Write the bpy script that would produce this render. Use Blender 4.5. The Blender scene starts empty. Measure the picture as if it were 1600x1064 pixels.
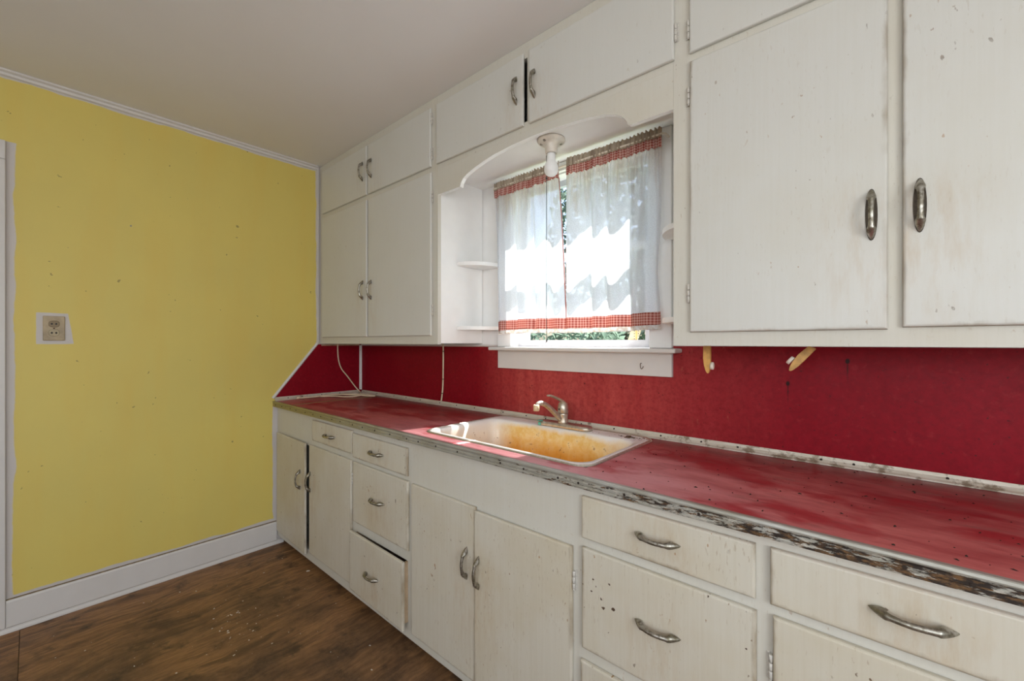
import bpy, bmesh, math, random
from mathutils import Vector, Matrix
random.seed(7)
PI = math.pi
sc = bpy.context.scene
C = sc.collection

# ------------------------------------------------------------------ camera, world, sun, lights, exposure
cam = bpy.data.cameras.new('camera'); camo = bpy.data.objects.new('camera', cam); C.objects.link(camo)
camo.location = (2.934, -1.626, 1.29)
camo.rotation_euler = (PI/2, 0, math.atan2(581, 660))
cam.sensor_width = 36; cam.lens = 36*660/1600; cam.shift_y = 2.5/1600
cam.clip_start = 0.02; cam.clip_end = 200
sc.camera = camo

SUN = Vector((-0.25, -1.0, -1.6)).normalized()          # travel direction of the sunlight
W = bpy.data.worlds.new('sky'); sc.world = W; W.use_nodes = True
wn = W.node_tree; bg = wn.nodes['Background']
sky = wn.nodes.new('ShaderNodeTexSky'); sky.sky_type = 'NISHITA'; sky.sun_disc = False
sky.sun_elevation = math.asin(-SUN.z); sky.sun_rotation = math.atan2(-SUN.x, -SUN.y)
sky.air_density = 1.0; sky.dust_density = 2.5; sky.ozone_density = 1.0
wn.links.new(sky.outputs[0], bg.inputs[0]); bg.inputs[1].default_value = 0.36

sl = bpy.data.lights.new('sun', 'SUN'); so = bpy.data.objects.new('sun', sl); C.objects.link(so)
so.rotation_euler = SUN.to_track_quat('-Z', 'Y').to_euler(); so.location = (3, 6, 8)
sl.energy = 28.0; sl.angle = math.radians(0.6); sl.color = (1.0, 0.95, 0.88)

def area(name, loc, direction, sx, sy, power, col):
    l = bpy.data.lights.new(name, 'AREA'); l.shape = 'RECTANGLE'; l.size = sx; l.size_y = sy
    l.energy = power; l.color = col
    o = bpy.data.objects.new(name, l); C.objects.link(o); o.location = loc
    o.rotation_euler = Vector(direction).to_track_quat('-Z', 'Z').to_euler()
    return o
# daylight entering through the two windows behind the camera (openings built below)
area('daylight_rear_window', (3.05, -3.42, 1.725), (0, 1, 0), 1.86, 0.71, 19, (0.97, 0.985, 1.0))
area('daylight_side_window', (4.62, -2.15, 1.40), (-1, 0, 0), 1.86, 1.36, 40, (0.965, 0.985, 1.0))

vs = sc.view_settings
vs.view_transform = 'Standard'; vs.look = 'None'; vs.gamma = 1.0; vs.use_curve_mapping = False
vs.exposure = 0.22
sc.cycles.use_denoising = True
sc.cycles.max_bounces = 7; sc.cycles.diffuse_bounces = 5; sc.cycles.glossy_bounces = 3; sc.cycles.transparent_max_bounces = 10
sc.cycles.sample_clamp_indirect = 6.0

# ------------------------------------------------------------------ material helpers
class NB:
    def __init__(s, name):
        s.m = bpy.data.materials.new(name); s.m.use_nodes = True
        s.nt = s.m.node_tree; s.nt.nodes.clear()
        s.out = s.nt.nodes.new('ShaderNodeOutputMaterial')
        s._tc = None; s._oi = None
    def n(s, t, **kw):
        x = s.nt.nodes.new(t)
        for k, v in kw.items(): setattr(x, k, v)
        return x
    def put(s, sock, v):
        if isinstance(v, bpy.types.NodeSocket): s.nt.links.new(v, sock)
        elif isinstance(v, (tuple, list)):
            if len(v) == 3 and len(sock.default_value) == 4: v = (*v, 1)
            sock.default_value = v
        else: sock.default_value = v
    def tc(s, kind='Object'):
        if s._tc is None: s._tc = s.n('ShaderNodeTexCoord')
        return s._tc.outputs[kind]
    def rnd(s):
        if s._oi is None: s._oi = s.n('ShaderNodeObjectInfo')
        return s._oi.outputs['Random']
    def math(s, op, a, b=0.0, c=0.0, clamp=False):
        x = s.n('ShaderNodeMath', operation=op, use_clamp=clamp)
        s.put(x.inputs[0], a); s.put(x.inputs[1], b); s.put(x.inputs[2], c)
        return x.outputs[0]
    def vmath(s, op, a, b=(0, 0, 0)):
        x = s.n('ShaderNodeVectorMath', operation=op); s.put(x.inputs[0], a); s.put(x.inputs[1], b)
        return x.outputs[0]
    def xyz(s, v):
        x = s.n('ShaderNodeSeparateXYZ'); s.put(x.inputs[0], v); return x.outputs
    def comb(s, a, b, c):
        x = s.n('ShaderNodeCombineXYZ')
        for i, v in enumerate((a, b, c)): s.put(x.inputs[i], v)
        return x.outputs[0]
    def var(s, v):                        # shift coordinates per object
        r = s.math('MULTIPLY', s.rnd(), 37.0)
        return s.vmath('ADD', v, s.comb(r, s.math('MULTIPLY', r, 1.7), r))
    def noise(s, v, scale=5, detail=3, rough=0.55, dist=0.0):
        x = s.n('ShaderNodeTexNoise'); s.put(x.inputs['Vector'], v)
        x.inputs['Scale'].default_value = scale; x.inputs['Detail'].default_value = detail
        x.inputs['Roughness'].default_value = rough; x.inputs['Distortion'].default_value = dist
        return x.outputs[0]
    def vor(s, v, scale=5, feature='F1'):
        x = s.n('ShaderNodeTexVoronoi', feature=feature); s.put(x.inputs['Vector'], v); x.inputs['Scale'].default_value = scale
        return x.outputs['Distance']
    def rng(s, v, a, b, c=0.0, d=1.0, smooth=False):
        x = s.n('ShaderNodeMapRange'); x.clamp = True
        if smooth: x.interpolation_type = 'SMOOTHSTEP'
        s.put(x.inputs[0], v)
        for i, k in enumerate((a, b, c, d)): s.put(x.inputs[i+1], k)
        return x.outputs[0]
    def mix(s, f, a, b, mode='MIX'):
        x = s.n('ShaderNodeMix', data_type='RGBA', blend_type=mode)
        s.put(x.inputs[0], f); s.put(x.inputs[6], a); s.put(x.inputs[7], b)
        return x.outputs[2]
    def bump(s, h, strength=0.2, dist=0.002):
        x = s.n('ShaderNodeBump'); s.put(x.inputs['Height'], h)
        x.inputs['Strength'].default_value = strength; x.inputs['Distance'].default_value = dist
        return x.outputs[0]
    def pbr(s, col, rough=0.5, metal=0.0, normal=None, spec=0.5, coat=None):
        b = s.n('ShaderNodeBsdfPrincipled')
        s.put(b.inputs['Base Color'], col); s.put(b.inputs['Roughness'], rough); s.put(b.inputs['Metallic'], metal)
        b.inputs['Specular IOR Level'].default_value = spec
        if normal is not None: s.put(b.inputs['Normal'], normal)
        s.nt.links.new(b.outputs[0], s.out.inputs[0])
        return s.m

def plain(name, col, rough=0.5, metal=0.0, var=0.08, scale=40, spec=0.5):
    b = NB(name); v = b.var(b.tc())
    n = b.noise(v, scale, 3)
    d = tuple(c*(1-var*2.2) for c in col)
    return b.pbr(b.mix(b.rng(n, 0.35, 0.75), col, d), rough, metal, spec=spec)

def cabinet_paint(name, base, grime, stain, gloss, specks, edge=0.0, chips=()):
    b = NB(name); o = b.tc(); v = b.var(o)
    x, y, z = b.xyz(o)
    streak = b.noise(b.vmath('MULTIPLY', v, (110, 110, 3.0)), 1.0, 4, 0.65)
    blotch = b.noise(v, 3.2, 4, 0.6)
    fine = b.noise(v, 130, 2, 0.6)
    patchy = b.noise(v, 6.5, 3, 0.6)
    tone = lambda k: tuple(c*q for c, q in zip(base, k))
    col = b.mix(b.rng(streak, 0.42, 0.72, 0, 0.32*grime + .04), base, tone((.87, .84, .77)))
    col = b.mix(b.rng(blotch, 0.46, 0.75, 0, 0.55*grime), col, tone((.87, .79, .62)))
    # grain pores and hairline dirt in the brush marks
    pore = b.rng(b.noise(b.vmath('MULTIPLY', v, (230, 230, 42)), 1.0, 2, .5), .64, .71)
    pore = b.math('MULTIPLY', pore, b.rng(b.noise(v, 4.3, 3, .6), .42, .62))
    col = b.mix(b.math('MULTIPLY', pore, .45*grime), col, (0.32, 0.22, 0.12))
    # hand dirt around the pull, drifting downwards
    zz = b.math('MULTIPLY', b.math('ADD', z, 0.03), b.rng(z, -0.02, 0.02, 0.45, 1.0))
    d = b.math('SQRT', b.math('ADD', b.math('MULTIPLY', x, x), b.math('MULTIPLY', zz, zz)))
    near = b.rng(d, 0.17, 0.02, 0, 1, True)
    sn = b.noise(b.vmath('MULTIPLY', v, (1.0, 1.0, 0.22)), 34, 5, 0.68)
    st = b.math('MULTIPLY', near, b.rng(sn, 0.45, 0.75, 0.12, 0.85))
    col = b.mix(b.math('MULTIPLY', st, stain), col, (0.45, 0.31, 0.16))
    # chips and rusty specks
    sp = b.rng(b.noise(b.vmath('MULTIPLY', v, (1.0, 1.0, .55)), 75, 2, 0.5), 0.70, 0.735)
    sp = b.math('MULTIPLY', sp, b.rng(patchy, 0.47, 0.58))
    tint = b.mix(b.rng(b.noise(v, 11, 2), .45, .55), (0.10, 0.055, 0.025), (0.34, 0.17, 0.05))
    col = b.mix(b.math('MULTIPLY', sp, specks), col, tint)
    for (cx, cz, r) in chips:               # single paint chips, down to brown wood
        ex = b.math('ADD', b.math('SUBTRACT', x, cx), b.rng(fine, .3, .7, -.0025, .0025)); ez = b.math('ADD', b.math('SUBTRACT', z, cz), b.rng(sn, .3, .7, -.003, .003))
        dc_ = b.math('SQRT', b.math('ADD', b.math('MULTIPLY', ex, ex), b.math('MULTIPLY', ez, ez)))
        col = b.mix(b.rng(dc_, r, r*.7), col, (0.075, 0.042, 0.022))
    if edge:                                # worn, grimy rim of the lipped doors; panel size stored on each door
        at = b.n('ShaderNodeAttribute', attribute_type='OBJECT', attribute_name='rim')
        rx0, rx1, rz0 = b.xyz(at.outputs['Vector'])
        dd = b.math('MINIMUM', b.math('MINIMUM', b.math('SUBTRACT', x, rx0), b.math('SUBTRACT', rx1, x)), b.math('SUBTRACT', z, rz0))
        dd = b.math('ADD', dd, b.rng(sn, .3, .7, -.006, .006))
        rim = b.math('MULTIPLY', b.rng(dd, .011, .001), b.rng(patchy, .40, .62, .05, 1.0))
        col = b.mix(b.math('MULTIPLY', rim, edge), col, (0.22, 0.15, 0.075))
    h = b.math('ADD', b.math('MULTIPLY', streak, 0.6), b.math('MULTIPLY', fine, 0.4))
    rough = b.rng(blotch, 0.3, 0.8, gloss, gloss+0.18)
    return b.pbr(col, rough, 0, b.bump(h, 0.12, 0.001))

M = {}
CREAM = (0.735, 0.69, 0.575)
M['upper_paint'] = cabinet_paint('cream_gloss_paint', (0.615, 0.610, 0.570), 0.18, 0.30, 0.36, 0.3)
M['upper_paint_worn'] = cabinet_paint('cream_gloss_paint_worn', (0.615, 0.610, 0.570), 0.40, 0.55, 0.34, 0.6, 0.55)
M['base_paint'] = cabinet_paint('cream_paint_soiled', (0.610, 0.570, 0.478), 1.0, 0.70, 0.42, 0.95, 0.72)
M['base_paint_chipped'] = cabinet_paint('cream_paint_chipped', (0.610, 0.570, 0.478), 1.0, 0.55, 0.42, 0.95, 0.72, [(-0.183, 0.056, 0.003), (-0.187, 0.022, 0.003), (-0.173, 0.04, 0.0025), (-0.131, 0.06, 0.003), (-0.157, 0.013, 0.0035), (-0.15, -0.01, 0.005), (-0.121, -0.002, 0.0055), (-0.135, -0.07, 0.002), (0.199, 0.047, 0.0025), (0.121, 0.128, 0.003), (-0.216, 0.031, 0.002), (-0.21, -0.035, 0.002)])
M['frame_paint'] = cabinet_paint('cream_frame_paint', (0.610, 0.588, 0.520), 0.45, 0.0, 0.42, 0.35)
M['white_paint'] = plain('white_recess_paint', (0.87, 0.865, 0.85), 0.45, 0, 0.02, 12)
M['trim_paint'] = plain('white_trim_paint', (0.66, 0.635, 0.605), 0.45, 0, 0.025, 9)
M['dirty_trim'] = None
M['wood_raw'] = plain('raw_drawer_wood', (0.55, 0.40, 0.25), 0.7, 0, 0.15, 18)
M['wood_dark'] = plain('dark_kick_wood', (0.06, 0.045, 0.03), 0.8, 0, 0.2, 18)
M['edge_grime'] = plain('grimy_paint_edge', (0.30, 0.22, 0.12), 0.6, 0, 0.3, 60)
M['black'] = plain('black_slot', (0.015, 0.012, 0.01), 0.6, 0, 0.1, 20)
M['hinge'] = plain('painted_hinge', (0.62, 0.59, 0.53), 0.4, 0.0, 0.12, 220)
M['cord'] = plain('yellowed_cord', (0.80, 0.66, 0.46), 0.5, 0, 0.10, 30)
M['cord_white'] = plain('painted_cord', (0.74, 0.64, 0.44), 0.5, 0, 0.12, 30)
M['porcelain'] = plain('porcelain_lampholder', (0.72, 0.66, 0.57), 0.3, 0, 0.08, 40)
M['bulb'] = plain('frosted_white_bulb', (0.86, 0.86, 0.85), 0.35, 0, 0.01, 10)
M['yellow_plastic'] = plain('yellowed_plastic', (0.74, 0.42, 0.11), 0.4, 0, 0.2, 45)
M['white_plastic'] = plain('white_plastic', (0.85, 0.78, 0.66), 0.4, 0, 0.06, 45)
M['tape_green'] = plain('green_tape', (0.12, 0.45, 0.36), 0.6, 0, 0.1, 40)
M['crumb'] = plain('dark_crumb', (0.035, 0.022, 0.014), 0.9, 0, 0.3, 90)
M['dirt'] = plain('brown_dirt', (0.13, 0.065, 0.03), 0.95, 0, 0.3, 90)
M['chip'] = plain('pale_paint_chip', (0.62, 0.55, 0.45), 0.8, 0, 0.1, 90)
M['bark'] = plain('bark', (0.10, 0.07, 0.05), 0.9, 0, 0.2, 20)
M['ground'] = plain('grass_ground', (0.16, 0.20, 0.09), 0.95, 0, 0.25, 6)
M['siding'] = plain('outside_siding', (0.62, 0.64, 0.64), 0.7, 0, 0.05, 6)
M['alu'] = plain('storm_frame', (0.62, 0.65, 0.70), 0.4, 0.0, 0.05, 30)

def mk_cove():
    b = NB('dirty_cove_metal'); o = b.tc(); x, y, z = b.xyz(o)
    n = b.noise(b.vmath('MULTIPLY', o, (6, 6, 60)), 1.5, 5, .7); n2 = b.noise(o, 24, 4, .7)
    col = b.mix(b.rng(n, .4, .7, 0, .6), (0.62, 0.57, 0.48), (0.42, 0.35, 0.24))
    col = b.mix(b.math('MULTIPLY', b.rng(b.math('ADD', n2, b.rng(x, -.2, .9, -.05, .07)), .56, .66), .75), col, (0.14, 0.09, 0.04))
    return b.pbr(col, .45, 0.15)
M['dirty_trim'] = mk_cove()
def mk_metal():
    b = NB('tarnished_chrome'); v = b.var(b.tc())
    n = b.noise(v, 90, 4, 0.65); n2 = b.noise(v, 25, 3)
    col = b.mix(b.rng(n, 0.42, 0.66), (0.46, 0.44, 0.39), (0.13, 0.105, 0.07))
    col = b.mix(b.rng(n2, 0.45, 0.7, 0, .75), col, (0.20, 0.18, 0.115))
    return b.pbr(col, b.rng(n, 0.35, 0.7, 0.30, 0.52), b.rng(n, 0.5, 0.75, 0.95, 0.75))
M['chrome'] = mk_metal()
def mk_metal_dull():
    b = NB('scaled_faucet_chrome'); v = b.var(b.tc())
    n = b.noise(v, 60, 4, 0.65)
    return b.pbr(b.mix(b.rng(n, 0.4, 0.7), (0.60, 0.56, 0.49), (0.47, 0.39, 0.28)), b.rng(n, .3, .7, .26, .42), 0.8)
M['faucet'] = mk_metal_dull()

def mk_band():                               # metal counter edging: tarnished at the left, rusting towards the right
    b = NB('counter_edge_metal'); o = b.tc(); x, y, z = b.xyz(o)
    n = b.noise(b.vmath('MULTIPLY', o, (20, 40, 85)), 1.0, 6, 0.72)
    n2 = b.noise(b.vmath('MULTIPLY', o, (55, 60, 150)), 1.0, 4, 0.7)
    n3 = b.noise(o, 7, 3)
    wear = b.rng(x, 1.9, 2.85, -0.06, 0.13)
    col = b.mix(b.rng(n3, .35, .65), (0.46, 0.45, 0.41), (0.33, 0.31, 0.25))
    col = b.mix(b.rng(x, 1.5, 0.5), col, (0.33, 0.28, 0.13))
    low = b.rng(z, -.0055, -.008)
    pale = b.math('MULTIPLY', b.rng(n2, .52, .60), b.math('MULTIPLY', low, b.rng(x, 1.6, 2.6, 0, .8)))
    rust = b.math('MULTIPLY', b.rng(b.math('ADD', n, wear), 0.55, 0.61), low)
    col = b.mix(rust, col, b.mix(b.rng(n2, .46, .66), (0.022, 0.013, 0.008), (0.17, 0.085, 0.03)))
    col = b.mix(b.math('MULTIPLY', pale, b.math('SUBTRACT', 1.0, rust)), col, (0.58, 0.54, 0.47))
    return b.pbr(col, b.math('ADD', b.math('MULTIPLY', rust, 0.45), 0.40), b.math('MULTIPLY', b.math('SUBTRACT', 1.0, rust), 0.4), b.bump(b.math('ADD', n, n2), 0.35, .002))
M['band'] = mk_band()

def mk_red_top():
    b = NB('worn_red_linoleum'); o = b.tc(); x, y, z = b.xyz(o)
    warp = b.vmath('ADD', o, b.comb(0.0, b.math('MULTIPLY', b.noise(o, 3, 2), .10), 0.0))
    long = b.noise(b.vmath('MULTIPLY', warp, (2.2, 9, 1)), 1.6, 5, 0.62)
    cloud = b.noise(b.vmath('MULTIPLY', warp, (1, 1.8, 1)), 3.4, 4, 0.6)
    fine = b.noise(b.vmath('MULTIPLY', o, (9, 44, 1)), 1.5, 4, 0.7)
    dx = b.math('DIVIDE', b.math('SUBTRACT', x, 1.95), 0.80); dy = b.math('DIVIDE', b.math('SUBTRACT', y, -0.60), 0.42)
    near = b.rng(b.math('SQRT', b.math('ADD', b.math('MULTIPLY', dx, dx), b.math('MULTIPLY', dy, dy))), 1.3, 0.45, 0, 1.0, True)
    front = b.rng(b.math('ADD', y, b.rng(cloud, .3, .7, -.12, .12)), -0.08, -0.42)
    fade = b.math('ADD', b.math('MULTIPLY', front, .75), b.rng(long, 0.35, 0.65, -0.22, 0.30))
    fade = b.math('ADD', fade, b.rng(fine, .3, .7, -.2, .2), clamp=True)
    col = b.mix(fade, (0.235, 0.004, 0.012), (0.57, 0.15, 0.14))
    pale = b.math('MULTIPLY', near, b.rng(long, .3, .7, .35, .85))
    col = b.mix(pale, col, (0.66, 0.33, 0.36))  # pale wear around the sink, with the curtain's glare painted in
    col = b.mix(b.math('MULTIPLY', b.rng(cloud, 0.52, 0.62), .75), col, (0.36, 0.010, 0.018))
    sp = b.rng(b.noise(b.vmath('MULTIPLY', o, (.7, 1, 1)), 60, 2), 0.72, 0.75, 0, .8)
    col = b.mix(sp, col, (0.08, 0.02, 0.015))
    gr = b.rng(b.noise(b.vmath('MULTIPLY', o, (1.2, 5, 1)), 6, 4, .65), 0.56, 0.72, 0, .6)
    col = b.mix(gr, col, (0.25, 0.10, 0.085))
    for (cx, cy, r) in ((2.62, -.13, .055), (2.74, -.12, .05), (2.36, -.20, .04)):      # damp rings left by pots
        ex = b.math('SUBTRACT', x, cx); ey = b.math('SUBTRACT', y, cy)
        d = b.math('SQRT', b.math('ADD', b.math('MULTIPLY', ex, ex), b.math('MULTIPLY', ey, ey)))
        d = b.math('ADD', d, b.rng(fine, .3, .7, -.006, .006))
        col = b.mix(b.math('MULTIPLY', b.rng(b.math('ABSOLUTE', b.math('SUBTRACT', d, r)), .008, .002), .8), col, (0.30, 0.006, 0.014))
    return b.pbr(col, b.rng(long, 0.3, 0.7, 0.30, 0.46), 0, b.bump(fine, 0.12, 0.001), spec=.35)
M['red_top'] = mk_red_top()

def mk_red_wall():
    b = NB('red_wallboard'); o = b.tc(); x, y, z = b.xyz(o)
    cl = b.noise(b.vmath('MULTIPLY', o, (1, 1, .5)), 4.0, 4, 0.6)
    fine = b.noise(o, 120, 3, 0.6)
    drip = b.noise(b.vmath('MULTIPLY', o, (16, 16, 1.6)), 1.5, 4, 0.6)
    col = b.mix(b.rng(cl, 0.35, 0.7), (0.225, 0.0015, 0.009), (0.27, 0.005, 0.015))
    scrub_bounce = b.math('MULTIPLY', b.rng(x, 2.72, 1.9), b.rng(x, 1.25, 1.6))       # scrubbed area behind the sink, with sun bounce painted into its colour
    col = b.mix(b.math('MULTIPLY', scrub_bounce, b.rng(drip, .3, .7, .45, .80)), col, (0.52, 0.095, 0.080))
    sc_ = b.math('MULTIPLY', b.rng(b.noise(b.vmath('MULTIPLY', o, (22, 22, 7)), 1.4, 5, .75), .60, .72), b.math('MULTIPLY', b.rng(x, 2.25, 2.42), b.rng(x, 2.62, 2.5)))
    col = b.mix(b.math('MULTIPLY', sc_, .55), col, (0.42, 0.15, 0.09))
    col = b.mix(b.rng(b.noise(o, 85, 2), .70, .74, 0, .8), col, (0.05, 0.01, 0.01))
    col = b.mix(b.rng(b.noise(o, 55, 5, .75), .42, .66, 0, .38), col, (0.12, 0.001, 0.006))
    col = b.mix(b.rng(b.noise(o, 40, 5, .75), .56, .74, 0, .30), col, (0.40, 0.05, 0.05))
    # dark drips
    for (cx, cz, ln) in ((2.700, 1.155, .075), (2.852, 1.232, .07)):
        ddx = b.math('ABSOLUTE', b.math('SUBTRACT', x, cx)); dz = b.math('SUBTRACT', cz, z)
        ddx = b.math('ADD', ddx, b.rng(fine, .3, .7, -.0012, .0012))
        blob = b.rng(b.math('SQRT', b.math('ADD', b.math('MULTIPLY', ddx, ddx), b.math('MULTIPLY', b.math('MULTIPLY', dz, dz), .45))), .0065, .004)
        line = b.math('MULTIPLY', b.rng(ddx, .0022, .0008), b.math('MULTIPLY', b.rng(dz, -.002, .002), b.rng(dz, ln, ln*.4, 0, .7)))
        m = b.math('MAXIMUM', blob, line)
        col = b.mix(b.math('MULTIPLY', m, .92), col, (0.012, 0.006, 0.006))
    return b.pbr(col, b.rng(fine, 0.3, 0.7, 0.42, 0.55), 0, b.bump(fine, 0.10, 0.001), spec=.16)
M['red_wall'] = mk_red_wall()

def mk_yellow():
    b = NB('yellow_wall_paint'); o = b.tc(); x, y, z = b.xyz(o)
    n = b.noise(o, 5, 5, 0.55); n2 = b.noise(o, 2.2, 3); fine = b.noise(o, 220, 2)
    roll = b.noise(b.vmath('MULTIPLY', o, (1, 5, .8)), 1.6, 3)
    j = b.rng(n, 0.25, 0.75, -0.010, 0.010)
    rb = b.math('ADD', b.rng(z, 0.885, 1.29, -0.610, -0.335), j)
    m = b.rng(b.math('SUBTRACT', rb, y), -0.002, 0.002)
    m = b.math('MULTIPLY', m, b.rng(b.math('SUBTRACT', b.math('ADD', y, b.rng(z, 2.185, 2.200, 1.679, 4.0)), j), -.002, .002))
    m = b.math('MULTIPLY', m, b.rng(b.math('SUBTRACT', b.math('SUBTRACT', 2.463, z), j), -.002, .002))
    m = b.math('MULTIPLY', m, b.rng(b.math('SUBTRACT', b.math('SUBTRACT', z, 0.156), j), -.002, .002))
    j2 = b.math('MULTIPLY', j, .35)
    def inside(v, a, c): return b.math('MULTIPLY', b.rng(b.math('SUBTRACT', b.math('ADD', v, j2), a), -.001, .001), b.rng(b.math('SUBTRACT', c, b.math('ADD', v, j2)), -.001, .001))
    box = b.math('MULTIPLY', inside(y, -1.614, b.rng(z, 1.28, 1.43, -1.494, -1.512)), inside(z, 1.281, 1.427))
    m = b.math('MULTIPLY', m, b.math('SUBTRACT', 1.0, box))
    yel = b.mix(b.rng(n2, .3, .7), (0.655, 0.535, 0.138), (0.70, 0.565, 0.138))
    yel = b.mix(b.rng(roll, .45, .75, 0, .5), yel, (0.69, 0.50, 0.10))
    yel = b.mix(b.rng(b.noise(o, 34, 2), .72, .75, 0, .6), yel, (0.12, 0.09, 0.03))
    return b.pbr(b.mix(m, (0.58, 0.54, 0.51), yel), 0.55, 0, b.bump(fine, 0.08, 0.001))
M['yellow'] = mk_yellow()

def mk_ceiling():
    b = NB('ceiling_paint'); o = b.tc()
    n = b.noise(b.vmath('MULTIPLY', o, (1, 1, 1)), 1.5, 3); f = b.noise(o, 180, 2)
    return b.pbr(b.mix(b.rng(n, .3, .7), (0.80, 0.79, 0.79), (0.775, 0.76, 0.75)), 0.6, 0, b.bump(f, .06, .001))
M['ceiling'] = mk_ceiling()

def mk_floor():
    b = NB('bare_plywood_floor'); o = b.tc('Object'); v = b.var(o); x, y, z = b.xyz(o)
    warp = b.vmath('ADD', v, b.comb(b.math('MULTIPLY', b.noise(v, 2.2, 3), .16), 0.0, 0.0))
    g = b.noise(b.vmath('MULTIPLY', warp, (70, 9, 1)), 1.0, 6, 0.78, 0.3)
    g2 = b.noise(b.vmath('MULTIPLY', warp, (15, 3.6, 1)), 1.0, 5, 0.65, 0.6)
    dirt = b.noise(v, 2.6, 6, 0.62); spots = b.noise(v, 8, 5, 0.68); fine = b.noise(v, 60, 4, .7)
    col = b.mix(b.rng(g, .36, .64), (0.175, 0.080, 0.032), (0.37, 0.195, 0.082))
    col = b.mix(b.rng(g2, .48, .62, 0, .75), col, (0.085, 0.041, 0.019))
    soil = b.math('ADD', b.rng(x, 0.10, 0.60, -.42, .20), b.rng(dirt, .3, .7, -.30, .5))
    col = b.mix(b.rng(soil, 0.0, .5, 0, .78), col, b.mix(b.rng(fine, .35, .65), (0.040, 0.023, 0.014), (0.105, 0.062, 0.036)))
    col = b.mix(b.rng(spots, .56, .68, 0, .7), col, (0.030, 0.018, 0.011))
    col = b.mix(b.rng(b.noise(b.vmath('MULTIPLY', v, (40, 22, 1)), 1.3, 4, .7), .66, .74, 0, .55), col, (0.30, 0.22, 0.15))
    return b.pbr(col, b.rng(dirt, .3, .7, .45, .65), 0, b.bump(g, .3, .002))
M['floor'] = mk_floor()

def mk_enamel():
    b = NB('rust_stained_enamel'); o = b.tc(); x, y, z = b.xyz(o)
    n = b.noise(b.vmath('MULTIPLY', o, (1, 1, .6)), 9, 5, .65); n2 = b.noise(o, 38, 4, .65); n3 = b.noise(b.vmath('MULTIPLY', o, (1, 1, .25)), 4, 3)
    dep = b.math('ADD', z, b.rng(n, .25, .75, -.012, .012))
    xf = b.math('MULTIPLY', b.rng(x, -.37, -.24), b.rng(x, .385, .22))
    st = b.math('MULTIPLY', b.rng(dep, -.001, -.022), b.math('ADD', b.math('MULTIPLY', xf, .9), .1))
    warm = b.mix(b.rng(n2, .38, .62), (0.80, 0.53, 0.16), (0.85, 0.67, 0.33))
    warm = b.mix(b.rng(b.math('ADD', z, b.rng(n, .3, .7, -.03, .03)), -.055, -.125), warm, (0.68, 0.31, 0.03))
    col = b.mix(st, (0.82, 0.80, 0.77), warm)
    sp = b.math('MULTIPLY', b.rng(n2, .62, .67), b.rng(dep, -.02, -.05))
    col = b.mix(b.math('MULTIPLY', sp, .7), col, (0.25, 0.09, 0.02))
    return b.pbr(col, 0.25, 0)
M['enamel'] = mk_enamel()

def mk_sheer():
    b = NB('sheer_curtain_cloth'); o = b.tc(); x, y, z = b.xyz(o)
    weave = b.noise(b.vmath('MULTIPLY', o, (260, 1, 260)), 1.0, 2)
    n = b.noise(b.vmath('MULTIPLY', o, (26, 1, 4)), 1.0, 3)
    age = b.math('MULTIPLY', b.rng(b.math('ADD', z, b.rng(n, .3, .7, -.12, .12)), 1.86, 2.06), .75)
    col = b.mix(age, (0.74, 0.765, 0.81), (0.56, 0.47, 0.38))
    d = b.n('ShaderNodeBsdfDiffuse'); b.put(d.inputs[0], col)
    t = b.n('ShaderNodeBsdfTranslucent'); b.put(t.inputs[0], col)
    tr = b.n('ShaderNodeBsdfTransparent'); b.put(tr.inputs[0], (0.97, 0.98, 1.0))
    m1 = b.n('ShaderNodeMixShader'); m1.inputs[0].default_value = .42
    b.nt.links.new(d.outputs[0], m1.inputs[1]); b.nt.links.new(t.outputs[0], m1.inputs[2])
    m2 = b.n('ShaderNodeMixShader'); b.put(m2.inputs[0], b.rng(weave, .35, .65, .10, .24))
    b.nt.links.new(m1.outputs[0], m2.inputs[1]); b.nt.links.new(tr.outputs[0], m2.inputs[2])
    b.nt.links.new(m2.outputs[0], b.out.inputs[0]); return b.m
M['sheer'] = mk_sheer()
def cloth(name, build, trans=.35):
    b = NB(name); col = build(b)
    d = b.n('ShaderNodeBsdfDiffuse'); b.put(d.inputs[0], col)
    t = b.n('ShaderNodeBsdfTranslucent'); b.put(t.inputs[0], col)
    m1 = b.n('ShaderNodeMixShader'); m1.inputs[0].default_value = trans
    b.nt.links.new(d.outputs[0], m1.inputs[1]); b.nt.links.new(t.outputs[0], m1.inputs[2])
    b.nt.links.new(m1.outputs[0], b.out.inputs[0]); return b.m
def gingham(b):
    x, y, z = b.xyz(b.tc())
    sx = b.rng(b.math('SINE', b.math('MULTIPLY', x, 2*PI/.0105)), -.2, .2)
    sz = b.rng(b.math('SINE', b.math('MULTIPLY', z, 2*PI/.0105)), -.2, .2)
    s_ = b.math('MULTIPLY', b.math('ADD', sx, sz), .5)
    return b.mix(s_, (0.80, 0.56, 0.50), (0.46, 0.12, 0.095))
M['gingham'] = cloth('red_gingham', gingham, .42)
M['heading'] = cloth('aged_heading_cloth', lambda b: b.mix(b.rng(b.noise(b.vmath('MULTIPLY', b.tc(), (90, 1, 8)), 1.0, 3), .35, .65), (0.62, 0.53, 0.42), (0.40, 0.32, 0.24)), .3)
M['hem_cloth'] = cloth('white_hem_cloth', lambda b: b.mix(b.rng(b.noise(b.tc(), 80, 2), .4, .7), (0.86, 0.85, 0.84), (0.70, 0.62, 0.54)), .4)
M['red_edging'] = plain('red_edging', (0.45, 0.10, 0.06), .8, 0, .1, 80)

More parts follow.
